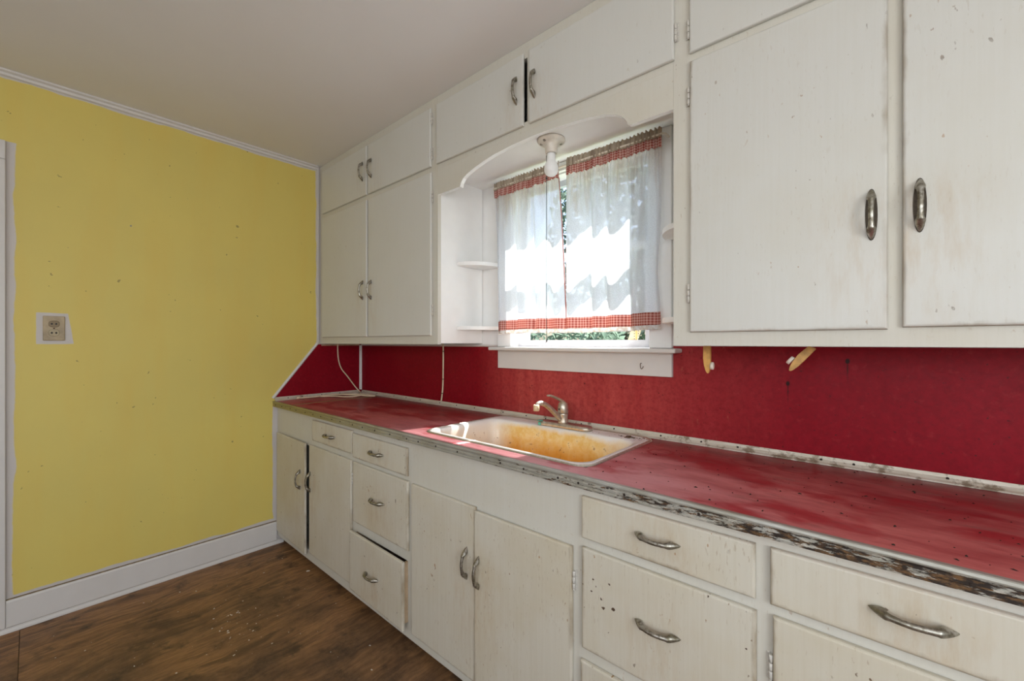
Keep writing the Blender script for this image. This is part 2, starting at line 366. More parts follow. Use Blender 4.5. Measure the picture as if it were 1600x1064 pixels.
def mk_glass():
    b = NB('window_glass')
    tr = b.n('ShaderNodeBsdfTransparent'); b.put(tr.inputs[0], (0.94, 0.97, 0.98))
    g = b.n('ShaderNodeBsdfGlossy'); g.inputs['Roughness'].default_value = .02
    f = b.n('ShaderNodeLayerWeight'); f.inputs[0].default_value = .5
    m = b.n('ShaderNodeMixShader'); b.put(m.inputs[0], b.math('ADD', b.math('MULTIPLY', b.math('POWER', f.outputs['Facing'], 5.0), .8), .03))
    b.nt.links.new(tr.outputs[0], m.inputs[1]); b.nt.links.new(g.outputs[0], m.inputs[2])
    b.nt.links.new(m.outputs[0], b.out.inputs[0]); return b.m
M['glass'] = mk_glass()
def mk_leaf():
    b = NB('leaf'); n = b.noise(b.tc(), 3, 3)
    col = b.mix(b.rng(n, .3, .7), (0.09, 0.14, 0.10), (0.22, 0.29, 0.23))
    d = b.n('ShaderNodeBsdfDiffuse'); b.put(d.inputs[0], col)
    t = b.n('ShaderNodeBsdfTranslucent'); b.put(t.inputs[0], col)
    m1 = b.n('ShaderNodeMixShader'); m1.inputs[0].default_value = .45
    b.nt.links.new(d.outputs[0], m1.inputs[1]); b.nt.links.new(t.outputs[0], m1.inputs[2])
    b.nt.links.new(m1.outputs[0], b.out.inputs[0]); return b.m
M['leaf'] = mk_leaf()
def mk_sticker():
    b = NB('yellow_sticker'); x, y, z = b.xyz(b.tc())
    row = b.math('MULTIPLY', b.rng(b.math('ABSOLUTE', b.math('SUBTRACT', b.math('ABSOLUTE', x), .009)), .0022, .0014),
                 b.rng(b.math('SINE', b.math('MULTIPLY', z, 2*PI/.011)), .35, .6))
    mid = b.rng(b.math('ABSOLUTE', x), .0045, .0035)
    col = b.mix(mid, (0.86, 0.76, 0.50), (0.85, 0.62, 0.22))
    return b.pbr(b.mix(row, col, (0.12, 0.11, 0.10)), .6)
M['sticker'] = mk_sticker()

# ------------------------------------------------------------------ geometry helpers
def box(bm, x0, x1, y0, y1, z0, z1, bev=0.0, seg=2):
    vs_ = [bm.verts.new(p) for p in ((x0,y0,z0),(x1,y0,z0),(x1,y1,z0),(x0,y1,z0),(x0,y0,z1),(x1,y0,z1),(x1,y1,z1),(x0,y1,z1))]
    fs = [bm.faces.new([vs_[i] for i in q]) for q in ((0,3,2,1),(4,5,6,7),(0,1,5,4),(1,2,6,5),(2,3,7,6),(3,0,4,7))]
    if bev: bmesh.ops.bevel(bm, geom=list({e for f in fs for e in f.edges}), offset=bev, segments=seg, profile=.5, affect='EDGES')
def prism(bm, pts, axis, a, b):
    """extrude polygon pts (2-D) along axis from a to b; pts given in the two other axes in xyz order"""
    def p3(p, t):
        return {'x': (t, p[0], p[1]), 'y': (p[0], t, p[1]), 'z': (p[0], p[1], t)}[axis]
    A = [bm.verts.new(p3(p, a)) for p in pts]; B = [bm.verts.new(p3(p, b)) for p in pts]
    bm.faces.new(A); bm.faces.new(B[::-1])
    n = len(pts)
    for i in range(n): bm.faces.new((A[i], B[i], B[(i+1) % n], A[(i+1) % n]))
def rings(bm, rs, cap0=True, cap1=True, smooth=True):
    V = [[bm.verts.new(p) for p in r] for r in rs]
    n = len(V[0])
    for a, b in zip(V, V[1:]):
        for i in range(n):
            f = bm.faces.new((a[i], a[(i+1) % n], b[(i+1) % n], b[i])); f.smooth = smooth
    if cap0: bm.faces.new(V[0][::-1])
    if cap1: bm.faces.new(V[-1])
    return V
def tube(bm, pts, r, n=8, radii=None):
    pts = [Vector(p) for p in pts]; rs = []
    up = Vector((0, 0, 1)); 
    for i, p in enumerate(pts):
        t = (pts[min(i+1, len(pts)-1)]-pts[max(i-1, 0)]).normalized()
        if i == 0:
            u = t.cross(up)
            if u.length < .05: u = t.cross(Vector((1, 0, 0)))
            u.normalize()
        else:
            u = (u - t*u.dot(t)).normalized()
        w = t.cross(u); q = radii[i] if radii else r
        rs.append([p+(u*math.cos(2*PI*k/n)+w*math.sin(2*PI*k/n))*q for k in range(n)])
    rings(bm, rs)
def lathe(bm, prof, cx=0, cy=0, n=24):
    rings(bm, [[(cx+r*math.cos(2*PI*k/n), cy+r*math.sin(2*PI*k/n), z) for k in range(n)] for r, z in prof])
def smooth_path(pts, per=8):
    P = [Vector(p) for p in pts]; out = []
    for i in range(len(P)-1):
        a, b, c, d = P[max(i-1, 0)], P[i], P[i+1], P[min(i+2, len(P)-1)]
        for k in range(per):
            t = k/per
            out.append(.5*((2*b)+(c-a)*t+(2*a-5*b+4*c-d)*t*t+(3*b-a-3*c+d)*t**3))
    out.append(P[-1]); return out
def grid_frame(bm, x0, x1, z0, z1, ya, yb, holes, shape=None):
    """wall or face frame in the xz plane with rectangular holes, front ya (smaller y) to back yb"""
    xs = sorted({x0, x1, *[h[0] for h in holes], *[h[1] for h in holes]}); zs = sorted({z0, z1, *[h[2] for h in holes], *[h[3] for h in holes]})
    xs = [x for x in xs if x0 <= x <= x1]; zs = [z for z in zs if z0 <= z <= z1]
    solid = lambda i, j: 0 <= i < len(xs)-1 and 0 <= j < len(zs)-1 and not any(h[0] <= (xs[i]+xs[i+1])/2 <= h[1] and h[2] <= (zs[j]+zs[j+1])/2 <= h[3] for h in holes)
    cache = {}
    def v(x, y, z):
        k = (round(x, 6), round(y, 6), round(z, 6))
        if k not in cache: cache[k] = bm.verts.new(k)
        return cache[k]
    for i in range(len(xs)-1):
        for j in range(len(zs)-1):
            if not solid(i, j): continue
            a, b, c, d = xs[i], xs[i+1], zs[j], zs[j+1]
            bm.faces.new((v(a,ya,c), v(b,ya,c), v(b,ya,d), v(a,ya,d))); bm.faces.new((v(a,yb,c), v(a,yb,d), v(b,yb,d), v(b,yb,c)))
            if not solid(i-1, j): bm.faces.new((v(a,ya,c), v(a,ya,d), v(a,yb,d), v(a,yb,c)))
            if not solid(i+1, j): bm.faces.new((v(b,ya,c), v(b,yb,c), v(b,yb,d), v(b,ya,d)))
            if not solid(i, j-1): bm.faces.new((v(a,ya,c), v(a,yb,c), v(b,yb,c), v(b,ya,c)))
            if not solid(i, j+1): bm.faces.new((v(a,ya,d), v(b,ya,d), v(b,yb,d), v(a,yb,d)))
def wpos(o):
    p = Vector((0, 0, 0))
    while o is not None: p = p + o.location; o = o.parent
    return p
def obj(name, bm, mats, parent=None, origin=None, smooth=None, fix=True):
    """bm is in world coordinates; the object's origin is put at `origin` (default: parent's place or the mesh's base centre)"""
    if fix: bmesh.ops.recalc_face_normals(bm, faces=bm.faces)
    if origin is None:
        if parent is not None: origin = wpos(parent)
        else: origin = Vector((0, 0, 0))
    origin = Vector(origin)
    bmesh.ops.translate(bm, verts=bm.verts, vec=-origin)
    if smooth is not None:
        for f in bm.faces: f.smooth = smooth
    me = bpy.data.meshes.new(name); bm.to_mesh(me); bm.free()
    for m in (mats if isinstance(mats, (list, tuple)) else [mats]): me.materials.append(M[m] if isinstance(m, str) else m)
    return link(name, me, parent, origin)
def link(name, me, parent, origin):
    o = bpy.data.objects.new(name, me); C.objects.link(o)
    o.location = Vector(origin) - (wpos(parent) if parent is not None else Vector((0, 0, 0)))
    o.parent = parent
    return o
def empty(name, loc):
    o = bpy.data.objects.new(name, None); C.objects.link(o); o.location = loc; o.empty_display_size = .1
    return o
def tag(o, label=None, cat=None, group=None, kind=None):
    if label: o['label'] = label
    if cat: o['category'] = cat
    if group: o['group'] = group
    if kind: o['kind'] = kind
    return o
B = bmesh.new

# ------------------------------------------------------------------ the room
H = 2.499; RX = 4.60; RY = -3.40; CT = 0.912          # ceiling height, right wall, rear wall, counter top height
bm = B(); box(bm, -.15, RX+.15, RY-.15, .14, -.12, -.006)
floor = tag(obj('floor', bm, 'wood_dark'), 'dark subfloor of the kitchen under plywood sheets', 'floor', kind='structure')
for (x0, x1, y0, y1) in ((0.001, 2.44, -1.6615, -.001), (2.443, RX-.001, -1.6615, -.001), (0.001, 2.44, RY+.001, -1.6635), (2.443, RX-.001, RY+.001, -1.6635)):
    bm = B(); box(bm, x0, x1, y0, y1, -.006, 0)
    obj('plywood_sheet', bm, 'floor', floor, origin=(0, 0, 0))
bm = B(); box(bm, -.15, RX+.15, RY-.15, .14, H, H+.1)
tag(obj('ceiling', bm, 'ceiling'), 'off-white painted ceiling', 'ceiling', kind='structure')
bm = B(); box(bm, -.12, 0, RY-.15, .14, 0, H)
tag(obj('wall_left', bm, 'yellow'), 'yellow painted side wall with bare white edges', 'wall', kind='structure')
WX0, WX1, WZ0, WZ1 = 1.500, 2.250, 1.250, 2.082
bm = B(); grid_frame(bm, 0, RX+.15, 0, H, 0, .14, [(WX0, WX1, WZ0, WZ1)])
tag(obj('wall_back', bm, 'white_paint'), 'white painted wall behind the cabinets and window', 'wall', kind='structure')
bm = B(); grid_frame(bm, 0, RX+.15, 0, H, RY-.15, RY, [(2.1, 4.0, 1.35, 2.10)])
tag(obj('wall_rear', bm, 'white_paint'), 'white wall opposite the sink with a wide window', 'wall', kind='structure')
bm = B(); grid_frame(bm, RY, 0, 0, H, 0, .15, [(-3.10, -1.20, .70, 2.10)])
bmesh.ops.transform(bm, matrix=Matrix(((0, 1, 0, RX), (1, 0, 0, 0), (0, 0, 1, 0), (0, 0, 0, 1))), verts=bm.verts)
tag(obj('wall_right', bm, 'white_paint'), 'white end wall with a window', 'wall', kind='structure')
# baseboard with shoe moulding, left wall
bm = B(); prism(bm, [(0, .022), (.014, .022), (.014, .132), (.010, .140), (0, .140)], 'y', -1.703, -.5905)
bb = tag(obj('baseboard_left', bm, 'trim_paint'), 'tall white baseboard under the yellow wall', 'baseboard', kind='structure')
bm = B(); prism(bm, [(0, 0), (.024, 0), (.0235, .008), (.020, .016), (.012, .0215), (0, .0215)], 'y', -1.80, -.552)
obj('shoe_moulding', bm, 'trim_paint', bb)
for (z0, z1, xx) in ((.1402, .1436, .0075), (.0216, .0224, .0150)):
    bm = B(); box(bm, .0003, xx, -1.703, -.5905, z0, z1); obj('joint_line', bm, 'edge_grime', bb)
# cornice strip on the left wall
bm = B(); prism(bm, [(0, H), (.022, H), (.022, H-.008), (.012, H-.014), (.010, H-.024), (0, H-.029)], 'y', RY, -.331)
tag(obj('trim_1', bm, 'trim_paint'), 'narrow white ceiling moulding above the yellow wall', 'moulding', kind='structure')
bm = B(); prism(bm, [(0, -.330), (.012, -.330), (.012, -.3225), (.0, -.3225)], 'z', 1.279, H-.001)
tag(obj('trim_2', bm, 'trim_paint'), 'thin white strip where the wall cabinet meets the yellow wall', 'moulding', kind='structure')
# door in the left wall, only its white casing edge shows
dr = tag(empty('door_1', (0, -2.15, 0)), 'white painted door casing at the edge of the yellow wall', 'door', kind='structure')
for (a, b2) in ((-1.800, -1.704), (-2.62, -2.524)):
    bm = B(); box(bm, .0005, .020, a, b2, .023, 2.098, .002, 1); obj('casing', bm, 'trim_paint', dr)
bm = B(); box(bm, .0005, .021, -2.62, -1.704, 2.099, 2.182, .002, 1); obj('casing_head', bm, 'trim_paint', dr)
bm = B(); box(bm, .0005, .008, -2.522, -1.802, .004, 2.096, .001, 1); obj('door_leaf', bm, 'trim_paint', dr)

# rear and side windows (behind the camera): frames and panes
def plain_window(name, x0, x1, z0, z1, plane, axis, label):
    e = tag(empty(name, (((x0+x1)/2, plane, z0) if axis == 'y' else (plane, (x0+x1)/2, z0))), label, 'window', kind='structure')
    bm = B(); grid_frame(bm, x0, x1, z0, z1, 0, .05, [(x0+.05, (x0+x1)/2-.02, z0+.05, z1-.05), ((x0+x1)/2+.02, x1-.05, z0+.05, z1-.05)])
    T = Matrix(((1, 0, 0, 0), (0, 1, 0, plane), (0, 0, 1, 0), (0, 0, 0, 1))) if axis == 'y' else Matrix(((0, 1, 0, plane), (1, 0, 0, 0), (0, 0, 1, 0), (0, 0, 0, 1)))
    bmesh.ops.transform(bm, matrix=T, verts=bm.verts); obj('window_frame', bm, 'trim_paint', e)
    for a, b2 in ((x0+.05, (x0+x1)/2-.02), ((x0+x1)/2+.02, x1-.05)):
        bm = B(); box(bm, a, b2, .020, .024, z0+.05, z1-.05); bmesh.ops.transform(bm, matrix=T, verts=bm.verts); obj('pane', bm, 'glass', e)
plain_window('window_2', 2.1, 4.0, 1.35, 2.10, RY-.13, 'y', 'wide white window opposite the sink')
plain_window('window_3', -3.10, -1.20, .70, 2.10, RX+.08, 'x', 'white window in the end wall')

# ------------------------------------------------------------------ window over the sink
w = tag(empty('window_1', (1.875, 0, 1.25)), 'white wooden sash window over the kitchen sink', 'window', kind='structure')
for a, b2 in ((1.420, 1.511), (2.239, 2.328)):
    bm = B(); box(bm, a, b2, -.020, -.0005, 1.2665, 2.1165, .002, 1); obj('casing', bm, 'white_paint', w)
bm = B(); box(bm, 1.5115, 2.2385, -.020, -.0005, 2.077, 2.1165, .002, 1); obj('casing_head', bm, 'white_paint', w)
bm = B(); prism(bm, [(-.078, 1.252), (-.074, 1.2485), (.036, 1.2485), (.036, 1.2655), (-.072, 1.2655), (-.078, 1.262)], 'x', 1.404, 2.358)
for v in bm.verts:
    if v.co.y > -.0005 and (v.co.x < 1.5 or v.co.x > 2.25): v.co.x = 1.5005 if v.co.x < 1.8 else 2.2495
bm.free(); bm = B()
box(bm, 1.404, 2.362, -.076, -.001, 1.2485, 1.2655, .005, 2); box(bm, 1.502, 2.248, -.001, .037, 1.251, 1.2655)
obj('sill', bm, 'trim_paint', w)
bm = B(); box(bm, 1.420, 2.328, -.019, -.0005, 1.156, 1.248, .0015, 1); obj('apron', bm, 'trim_paint', w)
for a, b2 in ((1.5005, 1.512), (2.238, 2.2495)):
    bm = B(); box(bm, a, b2, -.0003, .139, 1.266, 2.070); obj('jamb', bm, 'white_paint', w)
bm = B(); box(bm, 1.5005, 2.2495, -.0003, .139, 2.0705, 2.0815); obj('jamb_head', bm, 'white_paint', w)
bm = B(); box(bm, 1.5005, 2.2495, .038, .165, 1.2505, 1.2655); obj('outer_sill', bm, 'alu', w)
def sash(y0, y1, z0, z1, bot, top):
    bm = B(); grid_frame(bm, 1.5125, 2.2375, z0, z1, y0, y1, [(1.5125+.036, 2.2375-.040, z0+bot, z1-top)])
    s_ = obj('sash', bm, 'alu', w)
    bm = B(); box(bm, 1.5125+.036, 2.2375-.040, (y0+y1)/2-.0015, (y0+y1)/2+.0015, z0+bot, z1-top); obj('pane', bm, 'glass', s_)
sash(.040, .064, 1.2665, 1.712, .033, .026)
sash(.066, .090, 1.686, 2.070, .026, .028)
bm = B(); box(bm, -.021, .021, -.0006, .0006, -.055, .055)
bmesh.ops.transform(bm, matrix=Matrix.Translation((2.155, .0488, 1.345)) @ Matrix.Rotation(math.radians(19), 4, 'Y'), verts=bm.verts)
o = obj('window_sticker', bm, 'sticker', w, origin=(2.155, .0488, 1.345))

# outside: ground and shrubs
bm = B(); box(bm, -14, 18, .75, 24, -1.0, -.6)
tag(obj('ground', bm, 'ground'), 'grass outside the window', 'ground', kind='structure')
def shrub(x, y, rx, ry, rz, z0, n, label, big=1.0):
    e = tag(empty('shrub', (x, y, -.6)), label, 'shrub', 'shrubs outside the window')
    bm = B(); rr = random.Random(int(x*100+y*10))
    for _ in range(n):
        while True:
            p = Vector((rr.uniform(-1, 1), rr.uniform(-1, 1), rr.uniform(-1, 1)))
            if p.length < 1 and rr.random() < .35+.65*p.length: break
        c = Vector((x+p.x*rx, y+p.y*ry, z0+rz+p.z*rz)); L = rr.uniform(.05, .11)*big; wd = L*.42
        R = Matrix.Rotation(rr.uniform(0, 2*PI), 3, 'Z') @ Matrix.Rotation(rr.uniform(-1.1, 1.1), 3, 'X') @ Matrix.Rotation(rr.uniform(-.8, .8), 3, 'Y')
        vs_ = [bm.verts.new(c+R @ Vector(q)) for q in ((0, -L, 0), (wd, 0, .01), (0, L, 0), (-wd, 0, .01))]
        bm.faces.new(vs_)
    obj('foliage', bm, 'leaf', e, fix=False)
    bm = B()
    for k in range(4):
        a = k*1.6; tube(bm, smooth_path([(x+.05*math.cos(a), y+.05*math.sin(a), -.6), (x+.2*rx*math.cos(a), y+.2*ry*math.sin(a), z0+rz*.5), (x+.5*rx*math.cos(a), y+.5*ry*math.sin(a), z0+rz*1.3)], 4), .03, 6)
    obj('stem', bm, 'bark', e)
shrub(-.35, 3.4, 1.0, .8, 1.1, -.4, 2200, 'leafy shrub outside, seen between and under the curtains')
shrub(-2.6, 4.6, 1.1, .8, 1.0, -.4, 1800, 'green shrub outside, low behind the left curtain')
shrub(1.65, 4.4, .8, .7, .95, -.4, 1500, 'green shrub outside, low behind the right curtain')
shrub(-1.2, 6.9, 2.0, 1.4, 2.7, .6, 6000, 'broad leafy tree outside, filling the view behind the curtains', big=1.5)
# ------------------------------------------------------------------ hardware
def mk_handle():
    bm = B(); S = [(.0590, .0008, .0006, .0008), (.0560, .0028, .0026, .0026), (.051, .0056, .0054, .0048), (.045, .0085, .0083, .0066), (.040, .0108, .0105, .0078), (.0365, .0128, .0112, .0080), (.0345, .0160, .0092, .0074),
                   (.0320, .0186, .0070, .0060), (.027, .0210, .0054, .0052), (.018, .0238, .0048, .0049), (.008, .0254, .0046, .0049), (0, .0258, .0046, .0049)]
    S = S+[(-s, c, a, b2) for s, c, a, b2 in S[-2::-1]]; n = 10
    rings(bm, [[(s, -(c*1.06+a*1.12*math.cos(2*PI*k/n)), b2*1.18*math.sin(2*PI*k/n)) for k in range(n)] for s, c, a, b2 in S])
    bmesh.ops.recalc_face_normals(bm, faces=bm.faces)
    me = bpy.data.meshes.new('handle'); bm.to_mesh(me); me.materials.append(M['chrome'])
    # the same pull on a dark worn backplate
    for f in bm.faces: f.material_index = 0
    k0 = len(bm.faces); N = 14
    out = [(.0605*math.cos(PI*k/N), .0112*math.sin(PI*k/N)**.9) for k in range(N+1)]; out = out+[(a, -b2) for a, b2 in out[-2:0:-1]]
    prism(bm, out, 'y', -.0016, 0.0)
    bm.faces.ensure_lookup_table()
    for f in bm.faces[k0:]: f.material_index = 1
    bmesh.ops.recalc_face_normals(bm, faces=bm.faces)
    me2 = bpy.data.meshes.new('handle_plate'); bm.to_mesh(me2); me2.materials.append(M['chrome']); me2.materials.append(plain('rusted_backplate', (.06, .04, .022), .55, .3, .3, 120))
    bm.free(); return me, me2
HANDLE, HANDLE_PLATE = mk_handle()
def mk_hinge():
    bm = B()
    for k in range(3): 
        z = -.026+k*.0178
        lathe(bm, [(.0030, z), (.0044, z+.001), (.0044, z+.0158), (.0030, z+.0168)], 0, -.006, 10)
    lathe(bm, [(.002, -.030), (.0035, -.0285), (.003, -.026)], 0, -.006, 8)
    box(bm, .001, .0085, -.0018, 0.0, -.029, .029, .0008, 1)
    for z in (-.018, .018): 
        rings(bm, [[(.0058+.0022*math.cos(2*PI*k/8), yy, z+.0022*math.sin(2*PI*k/8)) for k in range(8)] for yy in (0, -.0026)])
    bmesh.ops.recalc_face_normals(bm, faces=bm.faces)
    me = bpy.data.meshes.new('hinge'); bm.to_mesh(me); bm.free(); me.materials.append(M['hinge']); return me
HINGE = mk_hinge()

def panel_front(name, unit, x0, x1, z0, z1, yf, hand=None, vertical=True, mat='base_paint', thick=.011, plate=False, hinges=(), grime=False, swing=0.0, hinge_side='r', tilt=0.0, pull=0.0, bx=None):
    """lipped cabinet door or drawer front lying on the frame plane yf; hand = handle position"""
    hx, hz = hand if hand else ((x0+x1)/2, (z0+z1)/2)
    bm = B(); yf2 = yf-.0022
    box(bm, x0, x1, yf2-thick, yf2, z0, z1)
    ed = [e for e in bm.edges if all(v.co.y < yf2-thick/2 for v in e.verts)]
    bmesh.ops.bevel(bm, geom=ed, offset=.0055, segments=3, profile=.5, affect='EDGES')
    bmesh.ops.recalc_face_normals(bm, faces=bm.faces)
    if grime:
        for f in bm.faces:
            if f.normal.z < -.75: f.material_index = 1
    org = Vector((hx, yf2-thick, hz))
    d = obj(name, bm, [mat, 'edge_grime'], unit, origin=org); d['rim'] = (x0-hx, x1-hx, z0-hz)
    if hand:
        h = link('handle', HANDLE_PLATE if plate else HANDLE, d, org+Vector((0, .0002, 0)))
        h.rotation_euler = (0, PI/2, 0) if vertical else (0, 0, 0)
    for (side, z) in hinges:
        p = Vector((x1+.0045 if side == 'r' else x0-.0045, yf-.0002, z))
        g = link('hinge', HINGE, d, p)
        if side == 'l': g.rotation_euler = (0, 0, 0); g.scale = (-1, 1, 1)
    if bx:                                       # the drawer's own box behind the front
        bm = B(); a, b2, c, e2, dep = bx; y1 = yf+dep
        for q in ((a, a+.012, yf2, y1, c, e2), (b2-.012, b2, yf2, y1, c, e2), (a+.012, b2-.012, yf2, yf2+.010, c, e2), (a+.012, b2-.012, y1-.012, y1, c, e2), (a+.012, b2-.012, yf2+.010, y1-.012, c, c+.008)): box(bm, *q)
        obj('drawer_box', bm, 'wood_raw', d, origin=org)
    if swing:
        hp = Vector((x1 if hinge_side == 'r' else x0, yf2, 0)); R = Matrix.Rotation(math.radians(swing), 3, 'Z')
        new = hp + R @ (Vector((org.x, org.y, 0))-hp); new.z = org.z
        d.location += new-org; d.rotation_euler.z = math.radians(swing)
    if pull or tilt:
        d.location.y -= pull; d.rotation_euler.z += math.radians(tilt)
    return d

def carcass(unit, x0, x1, z0, z1, yfront, back=-.0035, top=True, mat='frame_paint', right_white=False, t=.016, bottom_ext=0.0, shelf=None, left=True, right=True):
    yb = yfront+.0205; g = .0008
    bm = B()
    if left: box(bm, x0+g, x0+t, yb, back, z0+g, z1-g)
    if right and not right_white: box(bm, x1-t, x1-g, yb, back, z0+g, z1-g)
    box(bm, x0+t, x1-t, yb, back, z0+g, z0+t)
    if top: box(bm, x0+t, x1-t, yb, back, z1-t, z1-g)
    box(bm, x0+t, x1-t, back-.006, back, z0+t, z1-t)
    if shelf: box(bm, x0+t, x1-t, yb+.002, back-.006, shelf-.009, shelf+.009)
    obj('carcass', bm, mat, unit)
    if right_white:
        bm = B(); box(bm, x1-t, x1-g*0, yfront+.0202, back, z0+g, z1-g); obj('side_panel', bm, 'white_paint', unit)  # window light on this side put into the colour as whiter paint

# ------------------------------------------------------------------ wall cabinets
UF = -.31; UZ = 1.279; MID = 2.146
# left unit
u = tag(empty('wall_cabinet', (.645, -.155, UZ)), 'cream four-door wall cabinet in the corner beside the yellow wall', 'cabinet')
bm = B(); grid_frame(bm, .002, 1.290, UZ, H-.001, UF, UF+.02, [(.075, .632, 1.338, 2.115), (.668, 1.232, 1.338, 2.115), (.075, .632, 2.178, 2.435), (.668, 1.232, 2.178, 2.435)])
obj('face_frame', bm, 'frame_paint', u)
carcass(u, .002, 1.290, UZ+.004, H-.001, UF, right_white=True, shelf=MID)
panel_front('door', u, .060, .638, 2.161, 2.451, UF, (.600, 2.307), mat='upper_paint')
panel_front('door', u, .654, 1.245, 2.161, 2.451, UF, (.697, 2.302), mat='upper_paint', hinges=(('r', 2.225), ('r', 2.40)))
panel_front('door', u, .058, .640, 1.322, 2.131, UF, (.603, 1.599), mat='upper_paint')
panel_front('door', u, .660, 1.250, 1.322, 2.131, UF, (.697, 1.594), mat='upper_paint', hinges=(('r', 1.45), ('r', 2.012)))
# bridge over the window, with scalloped valance
u = tag(empty('bridge_cabinet', (1.867, -.155, 2.0)), 'cream two-door cabinet with scalloped valance above the window', 'cabinet')
SOF = 2.118
arc = [(1.453, 2.014), (1.4565, 2.020), (1.458, 2.028), (1.464, 2.036), (1.476, 2.048), (1.50, 2.0605), (1.55, 2.076), (1.606, 2.089), (1.68, 2.100), (1.776, 2.108), (1.875, 2.111), (1.975, 2.109), (2.07, 2.102), (2.14, 2.094), (2.20, 2.083), (2.245, 2.068), (2.270, 2.051), (2.283, 2.037), (2.289, 2.026), (2.2905, 2.019), (2.297, 2.014)]
bm = B()
low = [(1.2903, 2.014)]+arc+[(2.4437, 2.014)]
top = [(x, SOF+.02) for x, z in low]
yA, yB = UF, UF+.02
va = [[bm.verts.new((x, y, z)) for x, z in low] for y in (yA, yB)]; vb = [[bm.verts.new((x, y, z)) for x, z in top] for y in (yA, yB)]
for i in range(len(low)-1):
    bm.faces.new((va[0][i], va[0][i+1], vb[0][i+1], vb[0][i])); bm.faces.new((va[1][i+1], va[1][i], vb[1][i], vb[1][i+1]))
    f = bm.faces.new((va[0][i+1], va[0][i], va[1][i], va[1][i+1])); f.material_index = 1
    bm.faces.new((vb[0][i], vb[0][i+1], vb[1][i+1], vb[1][i]))
for i in (0, -1): bm.faces.new((va[0][i], va[1][i], vb[1][i], vb[0][i]))
obj('valance', bm, ['frame_paint', 'white_paint'], u)
bm = B(); grid_frame(bm, 1.2903, 2.4437, SOF+.0202, H-.001, UF, UF+.02, [(1.310, 1.858, 2.178, 2.435), (1.890, 2.432, 2.178, 2.435)])
obj('face_frame', bm, 'frame_paint', u)
bm = B(); box(bm, 1.2905, 2.4435, UF+.0203, -.0006, SOF, SOF+.014); obj('soffit_board', bm, 'white_paint', u)
carcass(u, 1.2905, 2.4435, SOF+.015, H-.001, UF)
panel_front('door', u, 1.292, 1.844, 2.161, 2.451, UF, (1.812, 2.312), mat='upper_paint')
panel_front('door', u, 1.874, 2.448, 2.161, 2.453, UF, (1.905, 2.305), mat='upper_paint', hinges=(('r', 2.245),))
# right unit
u = tag(empty('wall_cabinet', (2.94, -.155, UZ)), 'cream wall cabinet right of the window with large handle-worn doors', 'cabinet')
bm = B(); grid_frame(bm, 2.444, 3.43, UZ, H-.001, UF, UF+.02, [(2.512, 2.925, 1.338, 2.115), (2.980, 3.39, 1.338, 2.115), (2.512, 2.925, 2.178, 2.435), (2.980, 3.39, 2.178, 2.435)])
obj('face_frame', bm, 'frame_paint', u)
carcass(u, 2.4442, 3.43, UZ+.001, H-.001, UF, shelf=MID)
panel_front('door', u, 2.495, 2.942, 2.159, 2.451, UF, (2.905, 2.305), mat='upper_paint', hinges=(('l', 2.235),))
panel_front('door', u, 2.965, 3.41, 2.159, 2.451, UF, (3.00, 2.305), mat='upper_paint')
panel_front('door', u, 2.496, 2.941, 1.320, 2.133, UF, (2.912, 1.589), mat='upper_paint_worn', plate=True, hinges=(('l', 1.438), ('l', 2.033)), grime=True)
panel_front('door', u, 2.966, 3.41, 1.324, 2.133, UF, (2.994, 1.594), mat='upper_paint_worn', plate=True, grime=True)

# quarter-round corner shelves in the window recess
def corner_shelf(cx, sgn, z, label):
    bm = B(); rx, ry = .140, .188
    pts = [(cx, -.0008)]+[(cx+sgn*rx*math.cos(a), -.0008-(ry)*math.sin(a)) for a in [PI/2*k/14 for k in range(15)]]
    prism(bm, pts, 'z', z-.009, z+.009)
    bmesh.ops.bevel(bm, geom=[e for e in bm.edges if abs(e.verts[0].co.z-e.verts[1].co.z) < 1e-6], offset=.003, segments=2, affect='EDGES')
    tag(obj('corner_shelf', bm, 'white_paint'), label, 'shelf', 'quarter-round shelves beside the window')
corner_shelf(1.2908, 1, 1.690, 'upper quarter-round white shelf left of the window')
corner_shelf(1.2908, 1, 1.362, 'lower quarter-round white shelf left of the window')
corner_shelf(2.4432, -1, 1.690, 'upper quarter-round white shelf right of the window')
corner_shelf(2.4432, -1, 1.368, 'lower quarter-round white shelf right of the window')

# ------------------------------------------------------------------ base cabinets
BF = -.582; BB = .050; BT = CT-.034
def base_unit(x0, x1, holes, label, **kw):
    u = tag(empty('base_cabinet', ((x0+x1)/2, -.29, 0)), label, 'cabinet')
    bm = B(); grid_frame(bm, x0, x1, BB, BT, BF, BF+.02, holes); obj('face_frame', bm, 'frame_paint', u)
    carcass(u, x0, x1, BB, BT, BF, top=False, **kw)
    bm = B(); box(bm, x0+.0005, x1-.0005, -.535, -.520, .0005, BB-.0005); box(bm, x0+.0005, x1-.0005, -.519, -.03, .0005, BB-.002)
    obj('toe_kick', bm, 'wood_dark', u)
    bm = B(); prism(bm, [(-.574, BB-.0006), (-.5365, BB-.0006), (-.5365, BB-.016), (-.566, BB-.018), (-.573, BB-.013)], 'x', x0+.0005, x1-.0005)
    obj('shoe_strip', bm, 'frame_paint', u)
    return u
def hole(x0, x1, z0, z1, m=.014): return (x0+m, x1-m, z0+m, z1-m)
